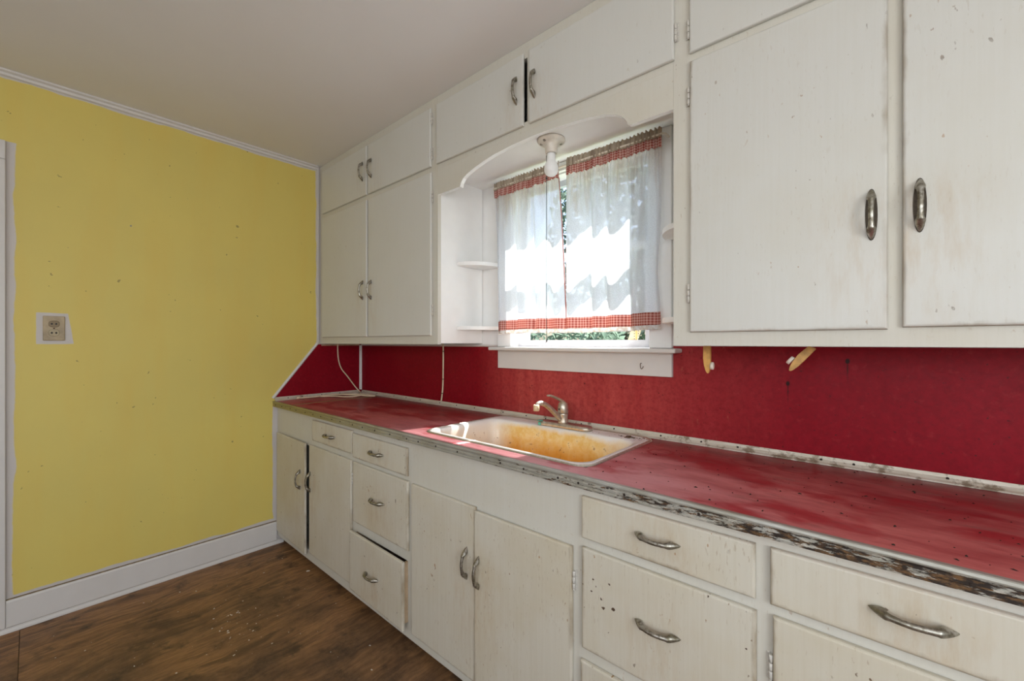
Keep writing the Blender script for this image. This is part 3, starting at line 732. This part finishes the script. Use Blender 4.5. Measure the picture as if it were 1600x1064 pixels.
# corner unit
u = base_unit(.002, .9875, [(.045, .500, .105, .700), (.500, .502, .105, .700), (.502, .962, .105, .700), hole(.540, .982, .742, .856)], 'cream corner base cabinet with two doors under a small drawer')
panel_front('door', u, .022, .470, .088, .714, BF, (.405, .497), swing=-1.4, hinge_side='l')
panel_front('door', u, .500, .974, .100, .711, BF, (.520, .506), hinges=(('r', .625),))
panel_front('drawer', u, .540, .982, .742, .856, BF, (.756, .797), vertical=False, bx=(.560, .962, .762, .836, .40))
# left drawer bank
u = base_unit(.9875, 1.457, [hole(.990, 1.442, .729, .846), hole(.992, 1.446, .420, .709), hole(.993, 1.446, .098, .384)], 'cream base cabinet with three stacked drawers, the lowest pulled open')
panel_front('drawer', u, .989, 1.441, .729, .846, BF, (1.210, .786), vertical=False, bx=(1.012, 1.420, .750, .825, .40))
panel_front('drawer', u, .992, 1.446, .418, .709, BF, (1.216, .570), vertical=False, bx=(1.012, 1.426, .440, .68, .40))
panel_front('drawer', u, .994, 1.446, .096, .380, BF, (1.205, .236), vertical=False, bx=(1.008, 1.431, .113, .366, .40), pull=.021, tilt=-.8)
# sink unit
u = base_unit(1.457, 2.2715, [(1.487, 2.240, .105, .690)], 'cream sink base cabinet with two tall doors and plain panel')
panel_front('door', u, 1.472, 1.851, .086, .706, BF, (1.811, .497))
panel_front('door', u, 1.852, 2.255, .078, .697, BF, (1.877, .487), hinges=(('r', .60),), swing=.7, hinge_side='r')
# right drawer bank
u = base_unit(2.2715, 2.738, [hole(2.288, 2.725, .734, .853), hole(2.289, 2.727, .422, .708), hole(2.285, 2.727, .098, .386)], 'cream base cabinet with three stacked drawers, rust-chipped middle drawer')
panel_front('drawer', u, 2.288, 2.725, .734, .853, BF, (2.508, .798), vertical=False, grime=True, bx=(2.308, 2.705, .756, .83, .40))
panel_front('drawer', u, 2.289, 2.727, .422, .708, BF, (2.509, .574), vertical=False, grime=True, mat='base_paint_chipped', bx=(2.308, 2.705, .446, .68, .40))
panel_front('drawer', u, 2.285, 2.727, .098, .386, BF, (2.509, .240), vertical=False, grime=True, bx=(2.306, 2.705, .118, .36, .40))
# right unit
u = base_unit(2.738, 3.66, [hole(2.753, 3.190, .734, .853), hole(3.21, 3.645, .734, .853), hole(2.758, 3.190, .088, .711), hole(3.21, 3.645, .088, .711)], 'cream base cabinet with wide rust-flecked drawer over a hinged door')
panel_front('drawer', u, 2.753, 3.190, .734, .854, BF, (2.971, .799), vertical=False, grime=True, bx=(2.773, 3.17, .756, .83, .40))
panel_front('drawer', u, 3.21, 3.645, .734, .854, BF, (3.43, .799), vertical=False, grime=True)
panel_front('door', u, 2.758, 3.190, .088, .711, BF, (3.150, .50), hinges=(('l', .60),), grime=True)
panel_front('door', u, 3.21, 3.645, .088, .711, BF, (3.25, .50), grime=True)

# ------------------------------------------------------------------ worktop
CF = -.606; CX1 = 3.66
ct = tag(empty('countertop', (1.83, -.30, BT)), 'worn red linoleum countertop with rusting metal edge', 'countertop')
SX0, SX1, SY0, SY1 = 1.458, 2.274, -.535, -.022          # sink cut-out (outer flange of the sink)
hx0, hx1, hy0, hy1 = SX0+.012, SX1-.012, SY0+.012, SY1-.006
bm = B()
for q in ((.003, hx0, CF, -.004), (hx1, CX1, CF, -.004), (hx0, hx1, CF, hy0), (hx0, hx1, hy1, -.004)): box(bm, q[0], q[1], q[2], q[3], BT+.0005, CT)
bmesh.ops.remove_doubles(bm, verts=bm.verts, dist=1e-5)
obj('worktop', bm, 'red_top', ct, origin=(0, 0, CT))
prof = [(CF-.0002, CT+.0008), (CF+.006, CT+.0012), (CF+.006, CT+.0002), (CF-.0002, CT+.0002)]
bm = B(); prism(bm, [(CF-.0003, BT+.0008), (CF-.004, BT+.0008), (CF-.0042, BT+.006), (CF-.0026, BT+.0085), (CF-.0026, BT+.011), (CF-.0046, BT+.013), (CF-.0046, BT+.018), (CF-.0028, BT+.020), (CF-.0028, BT+.023), (CF-.0050, BT+.0255),
              (CF-.0062, BT+.030), (CF-.0052, CT+.0008), (CF-.002, CT+.0022), (CF+.010, CT+.0014), (CF+.010, CT+.0003), (CF-.0003, CT+.0003)], 'x', .004, CX1)
obj('edge_band', bm, 'band', ct, origin=(0, CF, CT))
bm = B()
for k in range(34):
    x = .06+k*.107+random.uniform(-.02, .02)
    if x > CX1-.03: break
    rings(bm, [[(x+.0035*math.cos(2*PI*q/8), yy, BT+.0155+.0035*math.sin(2*PI*q/8)) for q in range(8)] for yy in (CF-.003, CF-.0056)])
tag(obj('nail_heads', bm, 'crumb', ct), kind='stuff')
# metal seam strip across the worktop near the corner
bm = B(); prism(bm, [(-.588, CT+.0003), (-.024, CT+.0003), (-.024, CT+.0018), (-.588, CT+.0018)], 'x', .262, .276); obj('seam_strip', bm, 'band', ct, origin=(0, CF, CT))

# ------------------------------------------------------------------ red backsplash
bs = tag(empty('backsplash', (1.83, 0, CT)), 'red painted wallboard backsplash behind sink and counter', 'backsplash')
bm = B(); box(bm, .0045, 1.4195, -.0030, -.0004, CT+.0006, UZ-.004); box(bm, 1.4195, 2.3285, -.0030, -.0004, CT+.0006, 1.1555); box(bm, 2.3285, CX1, -.0030, -.0004, CT+.0006, UZ-.004)
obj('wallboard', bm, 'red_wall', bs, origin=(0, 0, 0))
cove = lambda sx: [(-.0032, CT+.024), (-.006, CT+.024), (-.0085, CT+.015), (-.0145, CT+.008), (-.0215, CT+.0045), (-.0215, CT+.0008), (-.0032, CT+.0008)]
def cove_piece(x0, x1):
    bm = B(); prism(bm, cove(1), 'x', x0, x1); return bm
obj('cove_strip', cove_piece(.0225, CX1), 'dirty_trim', bs)
bm = B()
for k in range(30):
    x = .10+k*.165+random.uniform(-.05, .05)
    if x > CX1-.05: break
    rings(bm, [[(x+.0036*math.cos(2*PI*q/8), -.009-.002*e2+.001*math.sin(2*PI*q/8), CT+.0135+.0036*math.sin(2*PI*q/8)) for q in range(8)] for e2 in (-1, 1)])
tag(obj('nail_heads', bm, 'crumb', bs), kind='stuff')
bm = B(); prism(bm, [(-.0032, 1.2748), (-.010, 1.2748), (-.010, 1.268), (-.0032, 1.264)], 'x', .020, 1.419); obj('top_strip', bm, 'trim_paint', bs)

bl = tag(empty('backsplash', (.002, -.3, CT)), 'small red wallboard on the yellow wall with slanted end', 'backsplash')
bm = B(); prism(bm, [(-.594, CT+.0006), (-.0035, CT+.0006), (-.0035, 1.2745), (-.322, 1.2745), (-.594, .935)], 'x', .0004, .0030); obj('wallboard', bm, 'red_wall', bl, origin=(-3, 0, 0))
# slanted edge strip
a = Vector((.0004, -.603, .926)); b_ = Vector((.0004, -.318, 1.279)); dv = (b_-a).normalized(); nv = Vector((0, -dv.z, dv.y))
bm = B(); q = []
for p in (a, b_):
    q.append([p, p+nv*.017, p+nv*.017+Vector((.006, 0, 0)), p+nv*.006+Vector((.009, 0, 0)), p+Vector((.005, 0, 0))])
rings(bm, q, smooth=False); obj('slanted_strip', bm, 'trim_paint', bl)
bm = B(); prism(bm, [(.0032, CT+.024), (.006, CT+.024), (.0085, CT+.015), (.0145, CT+.008), (.0215, CT+.0045), (.0215, CT+.0008), (.0032, CT+.0008)], 'y', -.598, -.0225); obj('cove_strip', bm, 'dirty_trim', bl)
bm = B(); prism(bm, [(.0032, -.0033), (.017, -.0033), (.010, -.010), (.0032, -.017)], 'z', CT+.026, 1.2675); obj('corner_strip', bm, 'trim_paint', bl)
bm = B()
for z in (.95, 1.06, 1.23): rings(bm, [[(.0105+.0026*math.cos(2*PI*k/8)-.0015*e2*-1, -.0105-.0015*e2+.0026*math.cos(2*PI*k/8)*-1, z+.0032*math.sin(2*PI*k/8)) for k in range(8)] for e2 in (-1, 1)])
for yy in (-.52, -.43, -.30, -.17): rings(bm, [[(.009+.002*e2+.001*math.sin(2*PI*k/8)*-1, yy+.0032*math.cos(2*PI*k/8), CT+.0135+.0032*math.sin(2*PI*k/8)) for k in range(8)] for e2 in (-1, 1)])
tag(obj('nail_heads', bm, 'crumb', bl), kind='stuff')
bm = B(); prism(bm, [(.0032, 1.2748), (.010, 1.2748), (.010, 1.268), (.0032, 1.264)], 'y', -.30, -.02); obj('top_strip', bm, 'wood_raw', bl)

# ------------------------------------------------------------------ sink
def rrect(x0, x1, y0, y1, r, z, n=8):
    P = []
    for (cx, cy, a0) in ((x1-r, y1-r, 0), (x0+r, y1-r, PI/2), (x0+r, y0+r, PI), (x1-r, y0+r, 1.5*PI)):
        for k in range(n+1):
            a = a0+PI/2*k/n; P.append((cx+r*math.cos(a), cy+r*math.sin(a), z))
    return P
sk = tag(empty('sink', ((SX0+SX1)/2, (SY0+SY1)/2, CT)), 'rust-stained white enamel sink set in the red countertop', 'sink')
bx0, bx1, by0, by1 = SX0+.030, SX1-.030, SY0+.028, SY1-.088
bm = B()
prof = [(rrect(SX0+.010, SX1-.010, SY0+.010, SY1-.010, .055, CT+.0030)), rrect(SX0+.016, SX1-.016, SY0+.016, SY1-.016, .052, CT+.0044),
        rrect(bx0, bx1, by0, by1, .060, CT+.0030), rrect(bx0+.006, bx1-.006, by0+.005, by1-.006, .058, CT-.0015), rrect(bx0+.013, bx1-.013, by0+.010, by1-.013, .056, CT-.012),
        rrect(bx0+.022, bx1-.022, by0+.016, by1-.022, .056, CT-.060), rrect(bx0+.032, bx1-.032, by0+.024, by1-.032, .058, CT-.135), rrect(bx0+.050, bx1-.050, by0+.038, by1-.046, .058, CT-.165),
        rrect(bx0+.085, bx1-.085, by0+.065, by1-.075, .055, CT-.174), rrect(bx0+.30, bx1-.30, by0+.13, by1-.13, .030, CT-.180)]
rings(bm, prof, cap0=False, cap1=True)
so_ = obj('basin', bm, 'enamel', sk, origin=((SX0+SX1)/2, (SY0+SY1)/2, CT), fix=False)
m_ = so_.modifiers.new('thickness', 'SOLIDIFY'); m_.thickness = .0015; m_.offset = -1
bm = B()
rings(bm, [rrect(SX0, SX1, SY0, SY1, .060, CT+.0005), rrect(SX0+.001, SX1-.001, SY0+.001, SY1-.001, .060, CT+.0030), rrect(SX0+.005, SX1-.005, SY0+.005, SY1-.005, .058, CT+.0052), rrect(SX0+.0115, SX1-.0115, SY0+.0115, SY1-.0115, .055, CT+.0040), rrect(SX0+.0118, SX1-.0118, SY0+.0118, SY1-.0118, .055, CT+.0005)], cap0=False, cap1=False)
obj('metal_rim', bm, 'faucet', sk)
dc = Vector(((bx0+bx1)/2, (by0+by1)/2, CT-.1795))
bm = B(); lathe(bm, [(.010, dc.z+.0005), (.030, dc.z+.0005), (.040, dc.z+.0030), (.044, dc.z+.0020), (.045, dc.z)], dc.x, dc.y, 24); obj('drain', bm, 'chrome', sk)

# faucet
fx, fy, fz = 1.874, -.082, CT+.0045
fa = tag(empty('faucet', (fx, fy, fz)), 'dull chrome single-lever faucet on the sink deck', 'faucet')
bm = B(); bmr = []
for (gx, gy, z) in ((0, 0, 0), (.002, .002, .003), (.002, .002, .012), (-.004, -.004, .0175), (-.014, -.012, .0195)):
    bmr.append(rrect(fx-.128-gx, fx+.142+gx, fy-.030-gy, fy+.030+gy, .0295+min(gx, 0)+gy*.5 if gx >= 0 else .024+gy*.4, fz+z))
rings(bm, bmr); obj('base_plate', bm, 'faucet', fa)
bx_ = fx
bm = B(); lathe(bm, [(.024, fz+.018), (.0225, fz+.024), (.0215, fz+.040), (.0225, fz+.056), (.0235, fz+.060), (.0215, fz+.0615)], bx_, fy, 24); obj('body', bm, 'faucet', fa)
bm = B(); lathe(bm, [(.0215, fz+.062), (.0235, fz+.066), (.0235, fz+.090), (.020, fz+.104), (.012, fz+.111), (.003, fz+.113)], bx_, fy, 24)
cap = obj('lever_cap', bm, 'faucet', fa)
# lever: broad at the cap, sweeping up and forward
path = smooth_path([(bx_+.004, fy+.014, fz+.092), (bx_-.002, fy-.004, fz+.113), (bx_-.010, fy-.030, fz+.128), (bx_-.020, fy-.062, fz+.141), (bx_-.025, fy-.080, fz+.143)], 5)
rs = []
for i, p in enumerate(path):
    t = i/(len(path)-1); wd = .020*(1-t)+.0075*t + (.002 if t > .9 else 0); th = .0085*(1-t)+.004*t
    if i in (0, len(path)-1): wd *= .55; th *= .5
    d = (path[min(i+1, len(path)-1)]-path[max(i-1, 0)]).normalized(); s_ = d.cross(Vector((0, 0, 1))).normalized(); up = s_.cross(d)
    rs.append([p+s_*wd*math.cos(2*PI*k/12)+up*th*math.sin(2*PI*k/12) for k in range(12)])
bm = B(); rings(bm, rs); obj('lever', bm, 'faucet', fa)
bm = B(); 
p = smooth_path([(bx_-.004, fy-.014, fz+.036), (bx_-.008, fy-.050, fz+.066), (bx_-.012, fy-.095, fz+.100), (bx_-.017, fy-.130, fz+.117), (bx_-.020, fy-.152, fz+.116), (bx_-.021, fy-.160, fz+.106)], 5)
tube(bm, p, .010, 12, [.0125-.0035*i/(len(p)-1) for i in range(len(p))]); obj('spout', bm, 'faucet', fa)
bm = B(); lathe(bm, [(.0105, fz+.114), (.0125, fz+.112), (.0125, fz+.090), (.0110, fz+.088)], bx_-.021, fy-.163, 16); obj('aerator', bm, plain('stained_aerator', (.66, .52, .33), .4, 0, .2, 60), fa)
bm = B(); rings(bm, [[(bx_-.004+.004*math.cos(2*PI*k/10), fy-.0230-e2*.0012, fz+.080+.004*math.sin(2*PI*k/10)) for k in range(10)] for e2 in (0, 1)]); obj('set_screw', bm, 'black', fa)
bm = B(); box(bm, bx_-.112, bx_-.098, fy-.0345, fy-.0328, fz-.000, fz+.013); box(bm, bx_-.118, bx_-.096, fy-.034, fy-.016, fz+.0185, fz+.0205); obj('tape_scrap', bm, 'tape_green', fa)

# ------------------------------------------------------------------ curtains
RZ = 2.074
def fold(s, z, seed, W_):
    """gathers: fine at the heading, merging into soft folds below"""
    t = min(1, max(0, (RZ-z)/.75))
    fine = math.sin(s*W_*2*PI/.0165+seed)*.0035+math.sin(s*W_*2*PI/.0115+seed*2.1)*.0018
    big = math.sin(s*W_*2*PI/.105+seed*1.3+.9*math.sin(s*9+seed))*.0165+math.sin(s*W_*2*PI/.057+seed*.7)*.0055+math.sin(s*W_*2*PI/.21+seed*2.0)*.006
    k = min(1, t*3.2)
    return fine*(1-k)*1.0+big*(.18+.82*k)
def curtain(name, xl, xr, seed, label, inner):
    """xl, xr: functions of z giving the side edges"""
    z_top, z_hem = 2.100, 1.326
    e = tag(empty(name, ((xl(1.7)+xr(1.7))/2, -.062, z_hem)), label, 'curtain', 'red-trimmed cafe curtains')
    def pt(s, z, off=0.0):
        a, b2 = xl(z), xr(z); W_ = xr(2.0)-xl(2.0)
        wob = .004*math.sin(s*W_*2*PI/.105+seed+1.2)*min(1, max(0, (RZ-z)/.5))
        zz = z + (rise(s)*(1 if z < 1.45 else 0)) + (.004*math.sin(s*W_*2*PI/.023+seed) if 2.02 < z < 2.05 else 0) + (.0035*math.sin(s*W_*2*PI/.017+seed*1.7) if z > 2.09 else 0)
        return Vector((a+(b2-a)*s+wob, -.062+fold(s, z, seed, W_)-off, zz))
    def rise(s): return .010*math.sin(s*3.1+seed)*.5 + (.018*s if not inner == 'r' else .006*s)
    def strip(nm, z0, z1, mat, nz, off=0.0, s0=0.0, s1=1.0, nx=210):
        bm = B(); V = [[bm.verts.new(pt(s0+(s1-s0)*i/nx, z0+(z1-z0)*j/nz, off)) for i in range(nx+1)] for j in range(nz+1)]
        for j in range(nz):
            for i in range(nx): bm.faces.new((V[j][i], V[j][i+1], V[j+1][i+1], V[j+1][i])).smooth = True
        o_ = obj(nm, bm, mat, e, origin=(0, 0, 0), fix=False)
        m2 = o_.modifiers.new('thickness', 'SOLIDIFY'); m2.thickness = .0006; m2.offset = 0
        return o_
    bm = B()
    V = []; nz, nx = 46, 230
    for j in range(nz+1):
        z = 1.392+(2.030-1.392)*j/nz; V.append([bm.verts.new(pt(i/nx, z)) for i in range(nx+1)])
    for j in range(nz):
        for i in range(nx): bm.faces.new((V[j][i], V[j][i+1], V[j+1][i+1], V[j+1][i])).smooth = True
    obj('sheer_panel', bm, 'sheer', e, origin=(0, 0, 0), fix=False)
    strip('heading', 2.061, z_top, 'heading', 6, .003)
    strip('top_trim', 2.026, 2.062, 'gingham', 6, .0045)
    strip('hem_trim', 1.344, 1.393, 'gingham', 6, .001)
    strip('hem_edge', z_hem, 1.3445, 'hem_cloth', 3, .0005)
    if inner == 'r': strip('side_edging', 1.345, 2.03, 'red_edging', 40, .0022, .9935, 1.0, 2)
    else: strip('side_edging', 1.345, 1.72, 'red_edging', 30, .0022, 0.0, .005, 2)
lerp = lambda a, b2, t: a+(b2-a)*min(1, max(0, t))
tz = lambda z: (2.06-z)/.72
curtain('curtain', lambda z: lerp(1.432, 1.446, tz(z)), lambda z: lerp(1.840, 1.876, tz(z)), .4, 'left sheer white cafe curtain with red gingham bands', 'r')
curtain('curtain', lambda z: lerp(1.880, 1.886, tz(z)), lambda z: 2.308-.012*math.exp(-((z-1.56)/.14)**2), 2.2, 'right sheer white cafe curtain with red gingham bands', 'l')
rod = B(); tube(rod, [(1.424, -.0215, RZ), (1.424, -.05, RZ), (1.432, -.062, RZ), (2.31, -.062, RZ), (2.318, -.05, RZ), (2.318, -.0215, RZ)], .0045, 8)
tag(obj('curtain_rod', rod, 'white_plastic', origin=(1.875, -.03, RZ)), 'thin white rod carrying the cafe curtains', 'curtain rod')

# ------------------------------------------------------------------ ceiling lamp under the bridge cabinet
lx, ly = 1.912, -.222
lp = tag(empty('lamp', (lx, ly, SOF)), 'bare white bulb in porcelain lampholder under the valance', 'lamp')
bm = B(); lathe(bm, [(.057, SOF-.0006), (.0575, SOF-.006), (.055, SOF-.010), (.045, SOF-.013), (.031, SOF-.018), (.027, SOF-.026), (.0255, SOF-.050), (.0235, SOF-.057), (.0175, SOF-.058), (.0172, SOF-.050)], lx, ly, 32); obj('lampholder', bm, 'porcelain', lp)
for a in (.9, 3.6, 4.6):
    cx, cy = lx+.041*math.cos(a), ly+.041*math.sin(a); bm = B(); lathe(bm, [(.001, SOF-.0172), (.006, SOF-.0168), (.0068, SOF-.013)], cx, cy, 10)
    obj('mounting_screw', bm, 'chrome', lp)
zb = SOF-.0585
bm = B(); lathe(bm, [(.0150, zb+.006), (.0165, zb), (.0178, zb-.004), (.0182, zb-.026), (.0200, zb-.033), (.0245, zb-.040), (.0282, zb-.050), (.0296, zb-.060), (.0284, zb-.071), (.0240, zb-.081), (.0160, zb-.0875), (.004, zb-.090)], lx, ly, 32); obj('bulb', bm, 'bulb', lp)
cxp, cyp = lx-.026, ly+.004
bm = B(); tube(bm, [(cxp+.004, cyp, SOF-.050), (cxp-.001, cyp, SOF-.056), (cxp-.001, cyp, SOF-.10), (cxp-.001, cyp, 1.35), (cxp, cyp, 1.296), (cxp-.004, cyp-.002, 1.287)], .0013, 6)
lathe(bm, [(.001, SOF-.155), (.0035, SOF-.152), (.0035, SOF-.146), (.001, SOF-.143)], cxp-.001, cyp, 8); lathe(bm, [(.001, 1.290), (.003, 1.293), (.003, 1.299), (.001, 1.302)], cxp, cyp, 8)
obj('pull_cord', bm, plain('dark_pull_cord', (.05, .06, .055), .6, 0, .1, 60), lp)

# ------------------------------------------------------------------ wall outlet
oy, oz = -1.558, 1.3545
ou = tag(empty('wall_outlet', (.0005, oy, oz-.058)), 'old duplex wall outlet on the yellow wall', 'outlet')
bm = B(); box(bm, .0005, .007, oy-.0355, oy+.0355, oz-.0575, oz+.0575, .003, 2); obj('cover_plate', bm, plain('soiled_ivory_plate', (.44, .34, .20), .45, 0, .18, 22), ou)
for zc in (oz+.021, oz-.021):
    bm = B(); n = 24
    rings(bm, [[(.0068+dx, oy+.0182*sc_*math.copysign(abs(math.cos(2*PI*k/n))**.75, math.cos(2*PI*k/n)), zc+.0160*sc_*math.copysign(abs(math.sin(2*PI*k/n))**.75, math.sin(2*PI*k/n))) for k in range(n)] for dx, sc_ in ((0, 1), (.0018, .97), (.0025, .9))])
    r_ = obj('receptacle', bm, plain('brown_receptacle', (.24, .17, .08), .45, 0, .1, 40) if zc > oz else plain('ivory_receptacle', (.42, .34, .20), .45, 0, .1, 40), ou)
    bm = B()
    for dy in (-.007, .007): prism(bm, [(oy+dy-.0042, zc), (oy+dy, zc-.0055), (oy+dy+.0042, zc), (oy+dy, zc+.0055)], 'x', .0089, .0099)
    obj('slot', bm, 'black', r_)
bm = B(); rings(bm, [[(xx, oy+.0032*math.cos(2*PI*k/10), oz+.0032*math.sin(2*PI*k/10)) for k in range(10)] for xx in (.0068, .0085)]); obj('screw', bm, 'dirt', ou)
bm = B(); rings(bm, [[(xx, -1.2875+.004*math.cos(2*PI*k/10), 1.893+.004*math.sin(2*PI*k/10)) for k in range(10)] for xx in (.0004, .0035)])
tag(obj('wall_nail', bm, 'chrome'), 'small nail head in the yellow wall', 'nail')

# ------------------------------------------------------------------ cords
c = smooth_path([(.012, -.185, UZ+.0), (.010, -.186, 1.245), (.010, -.180, 1.165), (.013, -.160, 1.10), (.020, -.120, 1.045), (.030, -.060, .960), (.060, -.045, .930), (.10, -.060, CT+.0070), (.17, -.09, CT+.0068), (.22, -.15, CT+.0068), (.19, -.22, CT+.0070), (.11, -.27, CT+.010), (.06, -.33, CT+.009), (.055, -.26, CT+.012), (.10, -.17, CT+.012), (.19, -.085, CT+.012),
                 (.27, -.055, CT+.0070), (.30, -.075, CT+.0068), (.25, -.13, CT+.012), (.15, -.19, CT+.016), (.07, -.25, CT+.016), (.045, -.36, CT+.009), (.034, -.43, CT+.0070), (.030, -.452, CT+.0070)], 7)
ce = tag(empty('power_cord', (.12, -.2, CT)), 'yellowed power cord coiled on the counter corner', 'cord')
bm = B(); tube(bm, c, .0042, 8); obj('cable', bm, 'cord', ce)
bm = B(); rings(bm, [[(.030+r*math.cos(2*PI*k/10), yy, CT+.0095+r*math.sin(2*PI*k/10)) for k in range(10)] for yy, r in ((-.448, .004), (-.455, .008), (-.470, .0085), (-.476, .005))]); obj('plug', bm, 'cord', ce)
bm = B(); c = smooth_path([(.964, -.0085, UZ+.0), (.965, -.0085, 1.22), (.964, -.0085, 1.12), (.961, -.0085, 1.03), (.955, -.0095, .975), (.951, -.0125, CT+.027)], 5)
n = len(c)
rs = [[p+Vector((.0052*math.cos(2*PI*k/10), .0042*math.sin(2*PI*k/10), 0)) for k in range(10)] for p in c]
wc = tag(empty('wall_cable', (.96, -.008, CT+.02)), 'flat cream cable running down the red backsplash left of the window', 'cable')
rings(bm, rs); obj('cable', bm, 'cord_white', wc)
for z in (1.235, 1.07, .985):
    xx = min(c, key=lambda p: abs(p.z-z)).x; bm = B(); box(bm, xx-.0062, xx+.0062, -.0142, -.0035, z-.0022, z+.0022, .001, 1)
    obj('staple', bm, 'dirt', wc)

# ------------------------------------------------------------------ plastic holder arms under the right wall cabinet
def arm(x, tilt, label, flip):
    e = tag(empty('holder_arm', (x, -.16, UZ)), label, 'bracket', 'paper towel holder arms')
    T = Matrix.Translation((x, -.16, UZ-.0006)) @ Matrix.Rotation(math.radians(tilt), 4, 'Y')
    bm = B(); L = .092
    pr = [(-.011, .0), (-.011, -L*.45), (-.009, -L*.70), (-.004, -L*.90), (.002, -L), (.007, -L*.95), (.0105, -L*.75), (.0115, -L*.45), (.0115, .0)]
    prism(bm, pr, 'y', -.006, .006); bmesh.ops.bevel(bm, geom=list(bm.edges), offset=.0016, segments=2, affect='EDGES')
    bmesh.ops.transform(bm, matrix=T, verts=bm.verts)
    bm.verts.ensure_lookup_table()
    zmax = max(v.co.z for v in bm.verts)
    for v in bm.verts:
        if v.co.z > UZ-.0006: v.co.z = UZ-.0006
    obj('arm', bm, 'yellow_plastic', e)
    bm = B(); sgn = -1 if flip else 1
    rings(bm, [[(sgn*xx, .0095*r*math.cos(2*PI*k/16), -.066+.0125*r*math.sin(2*PI*k/16)) for k in range(16)] for xx, r in ((.0105, 1), (.0185, 1), (.0200, .9))])
    bmesh.ops.transform(bm, matrix=T, verts=bm.verts); obj('knob', bm, 'white_plastic', e)
arm(2.498, 0, 'yellowed plastic holder arm hanging straight under the wall cabinet', False)
arm(2.782, 39, 'yellowed plastic holder arm hanging tilted under the wall cabinet', True)

# small bent hook on the window apron
bm = B(); tube(bm, smooth_path([(2.208, -.019, 1.205), (2.208, -.030, 1.204), (2.210, -.034, 1.192), (2.214, -.034, 1.184), (2.219, -.033, 1.188), (2.221, -.032, 1.195)], 4), .0014, 6)
tag(obj('cup_hook', bm, 'dirt', origin=(2.208, -.019, 1.19)), 'tiny bent wire hook on the window apron', 'hook')

# ------------------------------------------------------------------ crumbs and dirt
def bits(name, spots, mat, label):
    bm = B()
    for (x, y, z, s) in spots:
        r = random.Random(int((x*971+y*613)*1000)); R = Matrix.Rotation(r.uniform(0, 6.28), 3, 'Z')
        hx, hy, hz_ = s*r.uniform(.7, 1.6), s*r.uniform(.5, 1.0), s*r.uniform(.35, .7)
        base = [bm.verts.new(Vector((x, y, z))+R @ Vector((a*hx*r.uniform(.7, 1.2), b2*hy*r.uniform(.7, 1.2), 0))) for a, b2 in ((-1, -1), (1, -1), (1, 1), (-1, 1))]
        t_ = bm.verts.new((x+r.uniform(-.3, .3)*s, y, z+hz_*1.6))
        bm.faces.new(base[::-1])
        for i in range(4): bm.faces.new((base[i], base[(i+1) % 4], t_))
    tag(obj(name, bm, mat), label, 'debris', kind='stuff')
rr = random.Random(3)
sp = []
for _ in range(150):
    x = rr.uniform(2.29, 3.45); y = rr.uniform(-.59, -.035); sp.append((x, y, CT+.0004, rr.choice((.0012, .0015, .002, .0028))))
for _ in range(25): sp.append((rr.uniform(.1, 1.42), rr.uniform(-.58, -.04), CT+.0004, .0013))
bits('crumbs', sp, 'crumb', 'dark crumbs scattered over the red countertop')
sp = []
for _ in range(80):
    d = abs(rr.gauss(0, .022)); a = rr.uniform(0, 6.28); sp.append((2.185+d*math.cos(a)*1.5, -.075+d*math.sin(a)*.8, CT+.0044, rr.choice((.0015, .002, .003))))
sp += [(2.185, -.075, CT+.0044, .010), (2.178, -.078, CT+.0044, .007), (2.150, -.078, CT+.0044, .005)]
for _ in range(14): sp.append((rr.uniform(2.03, 2.25), rr.uniform(-.115, -.05), CT+.0044, .0016))
bits('dirt_heap', sp, 'dirt', 'little heap of brown dirt on the sink deck corner')
sp = [(rr.uniform(.15, 1.9), rr.uniform(-1.6, -.62), .0004, rr.choice((.0012, .0016, .002, .003))) for _ in range(90)]
sp += [(rr.gauss(.72, .10), rr.gauss(-1.0, .08), .0004, rr.choice((.0012, .002, .003))) for _ in range(40)]
sp += [(.50, -.60, .0004, .007), (.62, -.98, .0004, .004), (.75, -1.05, .0004, .004)]
bits('floor_chips', sp, 'chip', 'pale paint chips scattered on the plywood floor')
